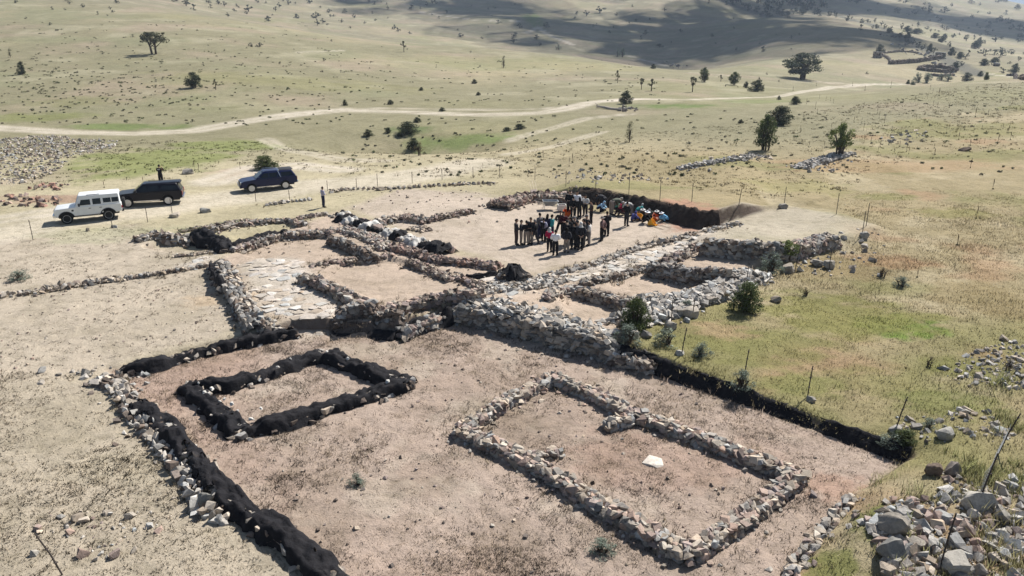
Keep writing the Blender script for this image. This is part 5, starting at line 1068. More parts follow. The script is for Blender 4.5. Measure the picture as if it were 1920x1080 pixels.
# ================================================================ FENCE POSTS
POST = plain("rusty_post", (.055, .045, .04), .8, .2, .3, 9)
POSTS = [(62,412,450,0),(211,408,428,0),(277,388,417,0),(323,372,402,0),(480,356,378,0),(543,356,376,0),(614,338,358,1),(669,334,357,0),(708,325,350,0),(773,322,344,0),(829,316,338,0),(887,313,334,0),(937,312,334,0),(1003,313,338,0),(1061,320,350,0),(1117,328,354,0),(1179,323,364,0),(1237,336,378,0),(1297,343,379,0),
 (1385,352,384,6),(1470,350,388,0),(1568,362,402,0),(1624,380,424,0),(1616,396,444,0),(1554,467,508,0),(1489,462,512,6),(1400,500,533,0),(1298,560,597,3),(1258,563,611,0),(1277,614,666,7),(1396,655,701,4),(1514,686,743,2),(1678,744,806,10),(1762,962,1062,4),(1832,850,948,8),(1868,775,852,18),(122,1000,1078,-24)]
PD = ["at the left edge by the dirt track","below the white car's rear wheel","below the gap between white and black cars","below the black car's rear wheel","below the blue pickup's front wheel","below the blue pickup's rear wheel","right beside the woman in lavender","first to the right of the woman in lavender","second to the right of the woman in lavender","third to the right of the woman in lavender","above the left end of the plaza's far stone row","above the middle of the plaza's far stone row","above the right end of the plaza's far stone row","behind the left end of the reddish bank","behind the middle of the reddish bank","behind the right end of the reddish bank","behind the diggers in the pit","behind the left half of the deep dark cut","behind the right half of the deep dark cut",
 "leaning over the right end of the deep dark cut","behind the flat platform","at the far right corner of the platform","taller one of two at the fence corner","nearer one of two at the fence corner","at the round pale boulder right of the wide wall","leaning beside the yellow green plant","behind the round green bush","leaning on the wide pale wall by its boulder","right of the leafy corner bush","black and leaning, right of the leafy corner bush","black, above the left half of the black bank","black, above the middle of the black bank","black and leaning, above the right end of the black bank","in the rubble at the very bottom right","standing by the round pale boulder in the rubble","leaning far over in the rubble at the right edge","leaning left at the bottom left corner"]
for (px, yt, yb, lean), d in zip(POSTS, PD):
    g = G(px, yb); dxt, dyt, dzt = raydir(px, yt); h = max(.6, CAMZ+dzt*g[1]/dyt-g[2]); th = .016*(1.45 if g[1] < 45 else 1.5); a = math.radians(lean); top = (math.sin(a)*h, 0, h)
    m = MB(); m.tube([(0, 0, -.25), (top[0]*.5, .01, h*.5), top], [th, th, th*.9], 5)
    for k in (.3, .62, .9): m.box((top[0]*k, 0, h*k), (th*3.2, th*3.2, .02))
    tag(m.build("fence_post", POST, loc=tuple(g)), "thin metal fence post "+d, "fence post", "posts of the wire fence")
# sagging netting between the two leaning posts at the right edge
def netting():
    a, b = G(1868, 852), G(1832, 948); m = MB()
    for k in range(9):
        s = k/8; m.tube([(a[0]+(b[0]-a[0])*t+.5*(1-t)*s*.5, a[1]+(b[1]-a[1])*t, a[2]+(b[2]-a[2])*t+.1+s*1.0-.35*math.sin(t*3.14)*s) for t in (0, .25, .5, .75, 1)], .006, 3)
    for k in range(16):
        t = k/15; m.tube([(a[0]+(b[0]-a[0])*t+.5*(1-t)*s*.5, a[1]+(b[1]-a[1])*t, a[2]+(b[2]-a[2])*t+.1+s*1.0-.35*math.sin(t*3.14)*s) for s in (0, .5, 1)], .005, 3)
    tag(m.build("wire_netting", plain("wire", (.25, .25, .24), .5, .5)), "slack wire netting hanging between two leaning posts at the right edge", "fence netting")
netting()
# ================================================================ THE FAR SHEEPFOLD
def drywall(pts, h, w, label, seed, col=DARKR):
    stone_wall(pts, h, w, .9, label, name="field_wall", bases=(col, (.22, .18, .15)), seed=seed, flat=.8, spill=.1, cat="field wall")
drywall([(1668,113),(1690,112),(1720,110),(1755,105),(1768,102)], 1.9, 1.0, "long dark drystone front wall of the upper far sheepfold", 90)
drywall([(1655,100),(1668,108),(1670,112)], 1.2, .9, "short left wall of the upper far sheepfold", 91, TAN)
drywall([(1658,97),(1690,94),(1715,96),(1730,100)], .9, .9, "thin back wall of the upper far sheepfold", 92, TAN)
drywall([(1722,124),(1735,121),(1765,121),(1790,126)], 1.6, 1.0, "back wall of the lower oval sheepfold", 93)
drywall([(1722,125),(1745,128),(1775,130),(1792,129)], 1.5, 1.0, "front wall of the lower oval sheepfold", 94)
drywall([(1748,137),(1765,140),(1785,137)], 1.0, 1.0, "broken wall below the lower oval sheepfold", 95)
drywall([(1890,138),(1905,138),(1922,142)], 1.0, 1.2, "low dark wall at the far right edge under a round tree", 96)
def hut(px, py, wpx, hpx, label, roofcol, name="stone_hut", seed=0):
    g = G(px, py); k = 1/pxm(g); w, h = wpx*k, hpx*k; root = empty(name, tuple(g), .15); tag(root, label, "hut"); r = random.Random(seed); d = w*.8; acc = Acc()
    for s in range(4):
        n = 9
        for i in range(n):
            for l in range(4):
                t = (i+.5)/n-.5; x, y = ((t*w, -d/2), (t*w, d/2), (-w/2, t*d), (w/2, t*d))[s]
                if s == 0 and 3 <= i <= 4 and l < 3: continue
                add_rock(acc, r, (x, y, (l+.5)*h/4), (w/n*1.15 if s < 2 else .5, .5 if s < 2 else d/n*1.15, h/4*1.1), 0, .08, r.choice((DARKR, TAN)), ROCKS_FAR)
    acc.build("wall", M_STONE, root)
    MB().box((-w*.055, -d/2+.1, h*.36), (w*.2, .08, h*.7)).build("door", plain("old_wood", (.06, .04, .03), .9), root)
    MB().box((0, 0, h+.1), (w*1.15, d*1.15, .22), Matrix.Rotation(.08, 3, 'Y'), .05).build("roof", plain("roof_"+name+str(seed), roofcol, .8), root)
hut(1645, 108, 12, 10, "small square stone hut at the left end of the upper sheepfold", (.5, .46, .42), seed=1)
hut(1763, 106, 13, 7, "low stone shed with a pale roof at the right end of the upper sheepfold", (.6, .6, .58), "stone_shed", 2)
hut(1868, 124, 8, 5, "tiny shed with a bright white roof near the far right trees", (.8, .8, .8), "white_roofed_shed", 3)
# fallen trunk and stones by the track
def log():
    a, b = G(1118, 203), G(1165, 207); m = MB(); p = [a+(b-a)*t+np.array((0, .3*math.sin(t*5), .22+.12*math.sin(t*7))) for t in (0, .15, .35, .6, .8, 1)]
    m.tube(p, [.1, .18, .24, .26, .24, .15], 8); m.tube([p[1], p[1]+np.array((-.9, .3, .7))], [.1, .04], 5); m.tube([p[1], p[1]+np.array((-1.0, -.3, .25))], [.09, .03], 5)
    tag(m.build("fallen_trunk", plain("bleached_wood", (.36, .31, .26), .85, var=.3)), "bleached fallen tree trunk beside the track", "log")
log()
rubble([[(1160,205),(1175,200),(1195,202),(1185,209),(1160,209)]], "dark stones heaped at the end of the fallen trunk", 97, (DARKR, GREY), .3, .9, 1.2)
# ================================================================ BAGGED WALL, BARROW, BUCKETS, TOOLS
M_WSHEET = plain("white_sheet", (.40, .385, .36), .8, var=.45, scale=2.2)
def bagged():
    pts = [(636,396),(655,408),(680,416),(715,427),(755,439),(795,455),(838,467)]; P = GX(pts, .35); p0 = P[0]; root = empty("covered_wall", (p0[0], p0[1], hz(p0[0], p0[1]))); o = np.array(root.location)
    tag(root, "long wall covered in alternating black and white sheets beside the plaza", "covered wall")
    x, y, gx, gy, t = resample(P, .12); cuts = [(0,.05,0),(.05,.14,1),(.13,.19,0),(.18,.27,1),(.26,.37,0),(.36,.43,1),(.42,.52,0),(.51,.60,1),(.585,.66,0),(.65,.71,1),(.70,.83,1),(.82,1,0)]
    for i, (a, b, w) in enumerate(cuts):
        n = len(x); k0, k1 = int(a*n), max(int(b*n), int(a*n)+4); seg = np.stack([x[k0:k1], y[k0:k1]], 1)
        if len(seg) < 3: continue
        v, f = cover_strip(seg, 1.15+.25*(i % 3), (.30+.14*((i*7) % 3)/2), 200+i, .3, jag=.4); mesh_np("white_sheet" if w else "black_sheet", v-o, f, None, M_WSHEET if w else M_CLOTH, True, root)
    acc = Acc(); r = random.Random(6)
    for i in range(0, len(x), 4):
        for sd in (-1, 1):
            if r.random() < .85:
                w = sd*r.uniform(.1, .9); a, b = x[i]-gy[i]*w, y[i]+gx[i]*w; s = r.uniform(.15, .42); add_rock(acc, r, np.array((a, b, hz(a, b)+s*.2+max(0, .42-abs(w)*.6)))-o, (s*1.2, s, s*.6), None, .3, r.choice((TAN, GREY, PINK)), ROCKS_FAR)
    acc.build("stone_footing", M_STONE, root)
bagged()
def barrow(px, py, yaw, label, sc=1.0):
    g = G(px, py); root = empty("wheelbarrow", tuple(g), yaw); tag(root, label, "wheelbarrow"); root.scale = (sc,)*3
    tub = plain("galvanised", (.33, .34, .34), .45, .5); m = MB(); m.loft([[(-.3, -.22, .3), (.3, -.18, .3), (.3, .18, .3), (-.3, .22, .3)], [(-.48, -.36, .66), (.62, -.3, .62), (.62, .3, .62), (-.48, .36, .66)], [(-.45, -.33, .66), (.59, -.27, .62), (.59, .27, .62), (-.45, .33, .66)], [(-.28, -.2, .34), (.28, -.16, .34), (.28, .16, .34), (-.28, .2, .34)]])
    m.build("tray", tub, root)
    for s in (-1, 1): m = MB(); m.tube([(.75, s*.05, .2), (.2, s*.2, .28), (-.5, s*.28, .45), (-1.05, s*.3, .6)], .02, 6); m.build("handle", plain("pale_tube", (.5, .47, .4), .6), root); m = MB(); m.tube([(-.35, s*.26, .4), (-.42, s*.28, .0)], .018, 5); m.build("leg", tub, root)
    m = MB(); m.lathe([(.02, -.03), (.15, -.05), (.2, -.03), (.2, .03), (.15, .05), (.02, .03)], 16, 'Y', (0, 0, 0)); m.build("wheel", RUBBER, root, loc=(.78, 0, .2))
barrow(1030, 393, 0.1, "grey wheelbarrow with pale handles standing behind the crowd", 1.15)
def crate():
    g = G(1053, 396); root = empty("crate", tuple(g), .1); tag(root, "pale crate of dark earth propped beside the wheelbarrow", "crate"); w = plain("pale_plastic", (.6, .57, .52), .6)
    for c, s in (((-.3, 0, .3), (.05, .6, .5)), ((.3, 0, .3), (.05, .6, .5)), ((0, -.28, .3), (.56, .05, .5)), ((0, .28, .3), (.56, .05, .5)), ((0, 0, .08), (.56, .5, .05))):
        MB().box(c, s, bev=.01).build("side_panel" if c[2] > .1 else "base_panel", w, root)
    m = MB(); m.box((0, 0, .42), (.55, .5, .14), bev=.05); m.build("earth", plain("dark_earth", (.05, .03, .025), .95), root)
crate()
def bucket(px, py, col, label, rz=0, tilt=0, sc=1.0):
    g = G(px, py); root = empty("bucket", tuple(g), rz); root.scale = (sc,)*3; root.rotation_euler.x = tilt; tag(root, label, "bucket"); m_ = plain("bucket_"+("orange" if col[1] < .2 else "yellow"), col, .45, 0, .08)
    m = MB(); m.lathe([(.005, .0), (.17, .0), (.26, .36), (.275, .36), (.275, .33), (.25, .34), (.165, .03), (.005, .03)], 20); m.build("tub", m_, root)
    for s in (-1, 1): m = MB(); m.tube([(-.09, s*.25, .35), (-.06, s*.27, .45), (.06, s*.27, .45), (.09, s*.25, .35)], .018, 5); m.build("handle", m_, root)
ORG, YEL = (.75, .13, .015), (.75, .36, .02)
bucket(1063, 405, ORG, "orange rubber bucket behind the middle of the crowd", .3, .2, 1.25); bucket(1197, 412, YEL, "yellow rubber bucket behind the digger in purple", 0, .3, 1.1); bucket(1227, 413, ORG, "orange rubber bucket between the two diggers in white hats", .6, .4, 1.1); bucket(1217, 422, YEL, "yellow rubber bucket lying at the knees of the dark clad digger", 1.2, .9, 1.2)
def tool(a, b, za, zb, label, head, name):
    p, q = G(*a), G(*b); root = empty(name, tuple(p)); tag(root, label, "tool"); d = Vector((q[0]-p[0], q[1]-p[1], zb-za+q[2]-p[2])); m = MB(); m.tube([(0, 0, za), Vector((0, 0, za))+d], .022, 6); m.build("shaft", plain("tool_wood", (.55, .46, .34), .7), root)
    m = MB()
    if head: m.box((0, 0, za+.03), (.24, .3, .025), Matrix.Rotation(math.atan2(d.y, d.x), 3, 'Z'), .01)
    else: m.tube([(-.25, .1, za), (0, 0, za+.03), (.25, -.1, za)], [.015, .03, .015], 5)
    m.build("head", plain("tool_steel", (.2, .19, .18), .5, .6), root)
tool((1001,374), (992,364), .02, 1.1, "pale handled tool leaning on the reddish bank, leftmost of three", True, "spade"); tool((1005,373), (997,363), .02, 1.15, "pale handled tool leaning on the reddish bank, middle of three", False, "pickaxe"); tool((1010,372), (1002,362), .02, 1.1, "pale handled tool leaning on the reddish bank, rightmost of three", True, "spade")
tool((1228,421), (1258,429), .05, .06, "long handled shovel lying on the ground right of the yellow bucket", True, "shovel"); tool((1222,425), (1244,431), .04, .05, "pick lying on the ground in front of the other shovel", False, "pickaxe"); tool((1236,416), (1250,421), .05, .05, "short tool lying by the crouching digger in light blue", False, "pickaxe")
# ================================================================ PEOPLE
def pose(kind):
    J = dict(pel=(0, 0, .93), wai=(0, 0, 1.09), che=(0, .005, 1.29), nek=(0, -.01, 1.47), hdb=(0, .0, 1.54), hed=(0, .02, 1.64))
    for s, t in ((-1, 'L'), (1, 'R')):
        J.update({'hip'+t: (s*.09, 0, .88), 'kne'+t: (s*.1, .015, .5), 'ank'+t: (s*.1, -.02, .1), 'toe'+t: (s*.13, .14, .035), 'sho'+t: (s*.18, -.005, 1.42), 'elb'+t: (s*.25, -.03, 1.14), 'wri'+t: (s*.25, .04, .90), 'pal'+t: (s*.25, .06, .83)})
    def sy(k, v):
        J[k+'L'] = (-v[0], v[1], v[2]); J[k+'R'] = v
    legs_up = False
    if kind == 'front': sy('elb', (.24, -.0, 1.13)); sy('wri', (.09, .2, 1.1)); sy('pal', (.03, .23, 1.1))
    if kind == 'behind': sy('elb', (.27, -.12, 1.14)); sy('wri', (.1, -.17, .95)); sy('pal', (.04, -.18, .91))
    if kind == 'apart': sy('kne', (.2, .02, .48)); sy('ank', (.29, -.02, .1)); sy('toe', (.35, .13, .035)); sy('elb', (.34, -.05, 1.16)); sy('wri', (.17, .03, 1.0)); sy('pal', (.14, .07, .98))
    if kind == 'look': J['elbR'] = (.24, .14, 1.22); J['wriR'] = (.12, .26, 1.44); J['palR'] = (.09, .25, 1.52); J['elbL'] = (-.24, .14, 1.2); J['wriL'] = (-.1, .26, 1.42); J['palL'] = (-.07, .25, 1.5)
    if kind == 'step': J['kneL'] = (-.1, .16, .52); J['ankL'] = (-.1, .2, .1); J['toeL'] = (-.12, .36, .04); J['kneR'] = (.1, -.06, .5); J['ankR'] = (.1, -.24, .12); J['toeR'] = (.12, -.1, .04); J['wriR'] = (.2, .14, .95); J['palR'] = (.19, .19, .9)
    def pitch(a, piv, keys, z0=0):
        R_ = Matrix.Rotation(-a, 3, 'X')
        for k in keys: J[k] = tuple(R_@(Vector(J[k])-Vector(piv))+Vector(piv)+Vector((0, 0, z0)))
    UP = ['wai', 'che', 'nek', 'hdb', 'hed', 'shoL', 'shoR', 'elbL', 'elbR', 'wriL', 'wriR', 'palL', 'palR']
    if kind == 'bend':
        pitch(math.radians(82), J['pel'], UP)
        for t, s in (('L', -1), ('R', 1)): sh = Vector(J['sho'+t]); J['elb'+t] = tuple(sh+Vector((s*.05, .08, -.27))); J['wri'+t] = tuple(sh+Vector((s*.0, .16, -.5))); J['pal'+t] = tuple(sh+Vector((s*-.02, .18, -.57)))
    if kind in ('crouch', 'sit'):
        dz = .93-(.30 if kind == 'crouch' else .16)
        for k in ['pel', 'hipL', 'hipR']+UP: J[k] = (J[k][0], J[k][1]-.25, J[k][2]-dz)
        pitch(math.radians(48 if kind == 'crouch' else 25), J['pel'], UP)
        for t, s in (('L', -1), ('R', 1)):
            J['kne'+t] = (s*.2, .18, .48 if kind == 'crouch' else .42); J['ank'+t] = (s*.15, .02 if kind == 'crouch' else .38, .1); J['toe'+t] = (s*.17, .2 if kind == 'crouch' else .54, .04)
            sh = Vector(J['sho'+t]); J['elb'+t] = tuple(sh+Vector((s*.06, .14, -.24))); J['wri'+t] = tuple(sh+Vector((-s*.04, .36, -.32))); J['pal'+t] = tuple(sh+Vector((-s*.06, .43, -.34)))
    return {k: Vector(v) for k, v in J.items()}
RAD = dict(pel=(.145, .11), wai=(.135, .1), che=(.155, .11), nek=(.055, .055), hdb=(.055, .055), hed=(.06, .06), hip=(.085, .085), kne=(.055, .055), ank=(.04, .04), toe=(.035, .03), sho=(.06, .06), elb=(.043, .043), wri=(.028, .024), pal=(.036, .018))
def skin_obj(J, edges, root, grow, extra=()):
    names = [];
    for a, b in edges:
        for k in (a, b):
            if k not in names: names.append(k)
    V = [J[k] for k in names]; E = [(names.index(a), names.index(b)) for a, b in edges]; Rr = [tuple(c+grow for c in RAD[k[:3]]) for k in names]
    for base, pts, rr in extra:
        p = names.index(base)
        for q, r_0 in zip(pts, rr): V.append(q); Rr.append((r_0, r_0)); E.append((p, len(V)-1)); p = len(V)-1
    me = bpy.data.meshes.new("tmp"); me.from_pydata([tuple(v) for v in V], E, []); o = bpy.data.objects.new("tmp", me); COL.objects.link(o)
    md = o.modifiers.new("s", 'SKIN'); md.use_smooth_shade = True; md.branch_smoothing = .4
    for i, sv in enumerate(me.skin_vertices[0].data): sv.radius = Rr[i]; sv.use_root = names[i] == root if i < len(names) else False
    sb = o.modifiers.new("u", 'SUBSURF'); sb.levels = sb.render_levels = 1; return o
def head_mesh(c, fwd):
    """a head with brow, eye sockets, nose, mouth, chin and ears; fwd is where the face points"""
    n, m = 20, 16; v, f = [], []; z = Vector((0, 0, 1)); fw = Vector(fwd).normalized(); sd = fw.cross(z).normalized(); up = sd.cross(fw)
    for j in range(m+1):
        th = math.pi*j/m
        for i in range(n):
            ph = 2*math.pi*i/n; x, y, zz = math.sin(th)*math.sin(ph), math.sin(th)*math.cos(ph), math.cos(th); q = Vector((x*.075, y*.095, zz*.118))
            if zz < 0: q.x *= 1-.28*(-zz)**1.2; q.y *= 1-.12*(-zz)
            if y > 0:
                q.y += .026*math.exp(-(x/.16)**2-((zz+.08)/.2)**2)+.008*math.exp(-(x/.35)**2-((zz+.72)/.16)**2)+.006*math.exp(-(x/.5)**2-((zz-.22)/.12)**2)
                q.y -= .009*math.exp(-((abs(x)-.38)/.15)**2-((zz-.06)/.12)**2)+.005*math.exp(-(x/.3)**2-((zz+.48)/.05)**2)
            q.x += math.copysign(.014, x)*math.exp(-((abs(x)-.98)/.1)**2-((zz+.02)/.2)**2-((y+.08)/.2)**2)
            v.append(Vector(c)+sd*q.x+fw*q.y+up*q.z)
    for j in range(m):
        for i in range(n): f.append((j*n+i, (j+1)*n+i, (j+1)*n+(i+1) % n, j*n+(i+1) % n))
    return v, f
def hair_mesh(c, fwd, style):
    m = MB(); z = Vector((0, 0, 1)); fw = Vector(fwd).normalized(); sd = fw.cross(z).normalized(); up = sd.cross(fw); c = Vector(c)
    W_ = lambda x, y, zz: c+sd*x+fw*y+up*zz
    def dome(rx, ry, rz, low, back, n=16, k=7):
        rings = []
        for j in range(k):
            t = j/(k-1); ring = []
            for i in range(n):
                a = 2*math.pi*i/n; e = low if math.cos(a) > .35 else back; th = .08+(math.pi*e-.08)*t; ring.append(W_(math.sin(a)*math.sin(th)*rx, math.cos(a)*math.sin(th)*ry-.006, math.cos(th)*rz+.005))
            rings.append(ring)
        m.loft(rings)
    if style == 'short': dome(.082, .104, .128, .36, .66)
    elif style == 'long':
        dome(.086, .106, .13, .36, .72); m.loft([[W_(math.sin(a)*rx, math.cos(a)*ry-o, h) for a in [2*math.pi*i/12 for i in range(12)]] for rx, ry, o, h in ((.08, .05, .06, .02), (.095, .055, .075, -.1), (.085, .045, .085, -.22), (.04, .025, .085, -.32))])
    elif style == 'scarf':
        dome(.092, .112, .135, .40, .78); m.loft([[W_(math.sin(a)*rx, math.cos(a)*ry-.005, h) for a in [2*math.pi*i/14 for i in range(14)]] for rx, ry, h in ((.088, .085, -.04), (.085, .095, -.11), (.12, .11, -.17), (.15, .11, -.22))])
    elif style == 'cap': dome(.085, .108, .132, .44, .55); m.loft([[W_(math.sin(a)*.075, .085+math.cos(a)*.085, .03+dz-.15*max(0, math.cos(a))*.1) for a in [2*math.pi*i/12 for i in range(12)]] for dz in (0, .012)])
    elif style == 'hat':
        dome(.088, .108, .15, .45, .5); m.loft([[W_(math.sin(a)*r_*.9, math.cos(a)*r_, h) for a in [2*math.pi*i/18 for i in range(18)]] for r_, h in ((.09, .055), (.2, .03), (.205, .02), (.09, .04))])
    return m
TORSO = [('pel', 'wai'), ('wai', 'che'), ('che', 'nek')]
ARMS = [('che', 'sho'), ('sho', 'elb'), ('elb', 'wri')]; LEGS = [('pel', 'hip'), ('hip', 'kne'), ('kne', 'ank')]
def both(E, first=1):
    return [((a if a in ('pel', 'che') else a+t), b+t) for t in 'LR' for a, b in E]
PM = {}
def person_protos():
    tmp = {}
    for kind in ('down', 'front', 'behind', 'apart', 'look', 'step', 'bend', 'crouch', 'sit'):
        J = pose(kind); ex = []
        for t, s in (('L', -1), ('R', 1)):
            p, w = J['pal'+t], J['wri'+t]; d = (p-w).normalized(); sidev = d.cross(Vector((0, 1, 0)) if abs(d.y) < .8 else Vector((0, 0, 1))).normalized(); nrm = d.cross(sidev).normalized()
            sp = Vector((0, 1, 0)) if abs(d.y) < .6 else Vector((1, 0, 0))
            for k, ln in ((-1.5, .068), (-.5, .08), (.5, .085), (1.5, .075)):
                b0 = p+d*.03+sp*k*.019; ex.append(('pal'+t, [b0, b0+d*ln*.5+nrm*.006, b0+d*ln*.95-Vector((s*.014, 0, 0))], [.011, .009, .007]))
            ex.append(('wri'+t, [w+d*.03+sp*.03, w+d*.065+sp*.052, w+d*.1+sp*.055], [.013, .011, .009]))
        body = skin_obj(J, TORSO+[('nek', 'hdb'), ('hdb', 'hed')]+both(ARMS+[('wri', 'pal')])+both(LEGS+[('ank', 'toe')]), 'pel', 0, ex)
        J2 = dict(J); 
        for t in 'LR': J2['wri'+t] = J['wri'+t]*.88+J['elb'+t]*.12
        J2['nek'] = J['nek']*.75+J['che']*.25
        top = skin_obj(J2, TORSO+both(ARMS), 'pel', .042); tr = skin_obj(J, [('pel', 'wai')]+both(LEGS), 'pel', .034)
        tmp[kind] = (J, body, top, tr)
    dg = bpy.context.evaluated_depsgraph_get(); dg.update()
    for kind, (J, body, top, tr) in tmp.items():
        out = {}
        fw = Vector((0, 1, -.15)) if kind not in ('bend',) else Vector((0, .6, -.8))
        for nm, o in (('person', body), ('shirt', top), ('trousers', tr)):
            me = bpy.data.meshes.new_from_object(o.evaluated_get(dg)); me.name = nm
            if nm == 'person':
                bm = bmesh.new(); bm.from_mesh(me); hv, hf = head_mesh(J['hed'], fw); vs = [bm.verts.new(q) for q in hv]
                for q in hf:
                    try: bm.faces.new([vs[i] for i in q])
                    except ValueError: pass
                bmesh.ops.remove_doubles(bm, verts=vs, dist=1e-5); bmesh.ops.recalc_face_normals(bm, faces=bm.faces)
                sdv = fw.cross(Vector((0, 0, 1))).normalized(); upv = sdv.cross(fw.normalized())
                for f in bm.faces:
                    d = f.calc_center_median()-J['hed']; q = (d.dot(sdv), d.dot(fw.normalized()), d.dot(upv)); f.material_index = 1 if q[1] > .05 and abs(abs(q[0])-.03) < .014 and abs(q[2]-.008) < .011 else (2 if q[1] > .06 and abs(q[0]) < .026 and abs(q[2]+.057) < .009 else 0)
                bm.to_mesh(me); bm.free()
            me.polygons.foreach_set("use_smooth", np.ones(len(me.polygons), bool)); out[nm] = me
        for t in 'LR':
            m = MB(); a, b = J['ank'+t], J['toe'+t]; d = b-a; m.tube([a+Vector((0, -.03, -.02)), a+Vector((0, -.0, -.03)), a+d*.6, b+d*.25], [.05, .062, .056, .03], 8)
            out['shoe'+t] = m.build("shoe", DARKP, link=False).data
        for st in ('short', 'long', 'scarf', 'cap', 'hat'): out[st] = hair_mesh(J['hed'], fw, st).build("hair", DARKP, link=False).data
        b = MB(); c = J['che']+Vector((0, -.2, -.02)); b.box(c, (.3, .17, .42), bev=.06); out['backpack'] = b.build("backpack", DARKP, link=False).data
        pr = MB(); pr.box(J['che']+Vector((0, -.145, .06)), (.2, .01, .06)); out['print'] = pr.build("back_lettering", DARKP, link=False).data
        PM[kind] = out
    for k, (J, *os_) in tmp.items():
        for o in os_: me = o.data; bpy.data.objects.remove(o); bpy.data.meshes.remove(me)
person_protos()
SKIN = [plain("skin_a", (.42, .26, .18), .55, var=.05), plain("skin_b", (.33, .20, .13), .55, var=.05)]; EYE = plain("eye_dark", (.03, .02, .02), .3); LIP = plain("lips", (.30, .12, .10), .5)
CLOTHC = {'black': (.012, .012, .014), 'dark': (.025, .025, .03), 'brown': (.06, .04, .035), 'grey': (.14, .13, .13), 'beige': (.24, .20, .17), 'navy': (.02, .025, .06), 'white': (.72, .72, .74), 'offwhite': (.48, .47, .45), 'lav': (.36, .35, .45), 'teal': (.04, .27, .27),
          'crimson': (.30, .012, .05), 'plaid': (.15, .09, .085), 'lblue': (.16, .40, .62), 'sky': (.33, .52, .70), 'purple': (.07, .075, .23), 'green': (.06, .22, .16), 'olive': (.08, .09, .07), 'ash': (.21, .19, .17), 'hair': (.015, .012, .01), 'greyhair': (.2, .19, .18), 'maroon': (.07, .015, .02)}
def cm(k): return plain("cloth_"+k, CLOTHC[k], .85, var=.18, scale=12, spec=.15)
def person(px, fy, ty, kind, face, top, legs, hair, hairc, label, group=None, bag=None, prt=False, topname='shirt', z=None):
    g = G(px, fy); full = {'bend': 1.12, 'crouch': 1.0, 'sit': .95}.get(kind, 1.76); s = (fy-ty)/pxm(g)/full*1.04; s = min(1.14, max(.86, s)); M_ = PM[kind]
    def child(nm, mesh, mat, parent):
        o = bpy.data.objects.new(nm, mesh); COL.objects.link(o); o.parent = parent
        if not mesh.materials: mesh.materials.append(mat)
        o.material_slots[0].link = 'OBJECT'; o.material_slots[0].material = mat; return o
    me = M_['person']
    if not me.materials:
        for m in (SKIN[0], EYE, LIP): me.materials.append(m)
    o = bpy.data.objects.new("person", me); COL.objects.link(o); o.material_slots[0].link = 'OBJECT'; o.material_slots[0].material = SKIN[int(px) % 2]
    o.location = (g[0], g[1], g[2]+.0); o.rotation_euler.z = math.radians(face); fat = .98+.2*random.Random(px*fy).random(); o.scale = (s*fat, s*fat, s); tag(o, label, "person", group)
    child(topname, M_['shirt'], cm(top), o); child("trousers", M_['trousers'], cm(legs), o); [child("shoe", M_['shoe'+t], cm('black'), o) for t in 'LR']
    child({'scarf': "headscarf", 'cap': "cap", 'hat': "hat"}.get(hair, "hair"), M_[hair], cm(hairc), o)
    if bag: child("backpack", M_['backpack'], cm(bag), o)
    if prt: child("back_lettering", M_['print'], cm('offwhite'), o)
    return o
CR = "people gathered on the plaza"; DG = "diggers working at the pit"
person(968, 460, 411, 'front', -80, 'dark', 'brown', 'short', 'hair', "person in a dark jacket and brown trousers, leftmost of the gathering", CR, topname='jacket')
person(977, 459, 413, 'front', -100, 'dark', 'beige', 'short', 'hair', "person with bowed head in dark jacket and beige trousers, second from left", CR, topname='jacket')
person(987, 459, 414, 'down', 0, 'black', 'beige', 'short', 'hair', "person seen from behind in a wide black jacket and beige trousers", CR, topname='jacket')
person(995, 458, 408, 'front', 150, 'dark', 'ash', 'short', 'hair', "tall person in dark top and grey trousers facing the camera in the left cluster", CR)
person(1003, 458, 412, 'step', 60, 'black', 'dark', 'short', 'greyhair', "bald person in a black waistcoat, right end of the left cluster", CR, topname='waistcoat')
person(1019, 453, 409, 'front', -30, 'lav', 'black', 'short', 'hair', "person in a pale grey hoodie carrying a black backpack", CR, bag='black', topname='hoodie')
person(1026, 450, 402, 'down', -20, 'navy', 'navy', 'long', 'hair', "long haired person in navy left of the teal shirt", CR)
person(1034, 451, 403, 'behind', -60, 'teal', 'navy', 'short', 'hair', "person in a bright teal shirt and navy trousers", CR)
person(1030, 472, 427, 'front', -15, 'crimson', 'black', 'scarf', 'offwhite', "person in a crimson coat and pale headscarf", CR, topname='coat')
person(1041, 479, 431, 'front', -10, 'white', 'black', 'short', 'hair', "person in a white shirt and black trousers nearest the camera", CR)
person(1050, 441, 396, 'apart', 170, 'black', 'black', 'short', 'hair', "person standing legs apart in black left of the orange bucket", CR, topname='jacket')
person(1056, 443, 398, 'front', 190, 'maroon', 'black', 'long', 'hair', "person in dark red beside the orange bucket", CR)
person(1062, 463, 413, 'down', 20, 'black', 'black', 'short', 'hair', "broad person in black in the middle of the gathering", CR, topname='jacket')
person(1062, 474, 427, 'behind', -10, 'dark', 'ash', 'long', 'hair', "person in loose grey trousers right of the white shirt", CR)
person(1075, 468, 416, 'down', 10, 'black', 'black', 'short', 'hair', "tall person in black, front of the dense right cluster", CR, topname='jacket')
person(1082, 464, 414, 'front', 60, 'black', 'dark', 'cap', 'dark', "person in black with a dark cap inside the dense right cluster", CR, topname='jacket')
person(1088, 469, 417, 'behind', 0, 'dark', 'black', 'scarf', 'offwhite', "person in black with a white scarf over head, front right of the dense cluster", CR, topname='jacket')
person(1094, 464, 411, 'down', 80, 'black', 'black', 'short', 'hair', "person in black at the right back of the dense cluster", CR, topname='jacket')
person(1076, 455, 406, 'front', 140, 'dark', 'dark', 'short', 'greyhair', "grey haired person in dark clothes behind the dense cluster", CR)
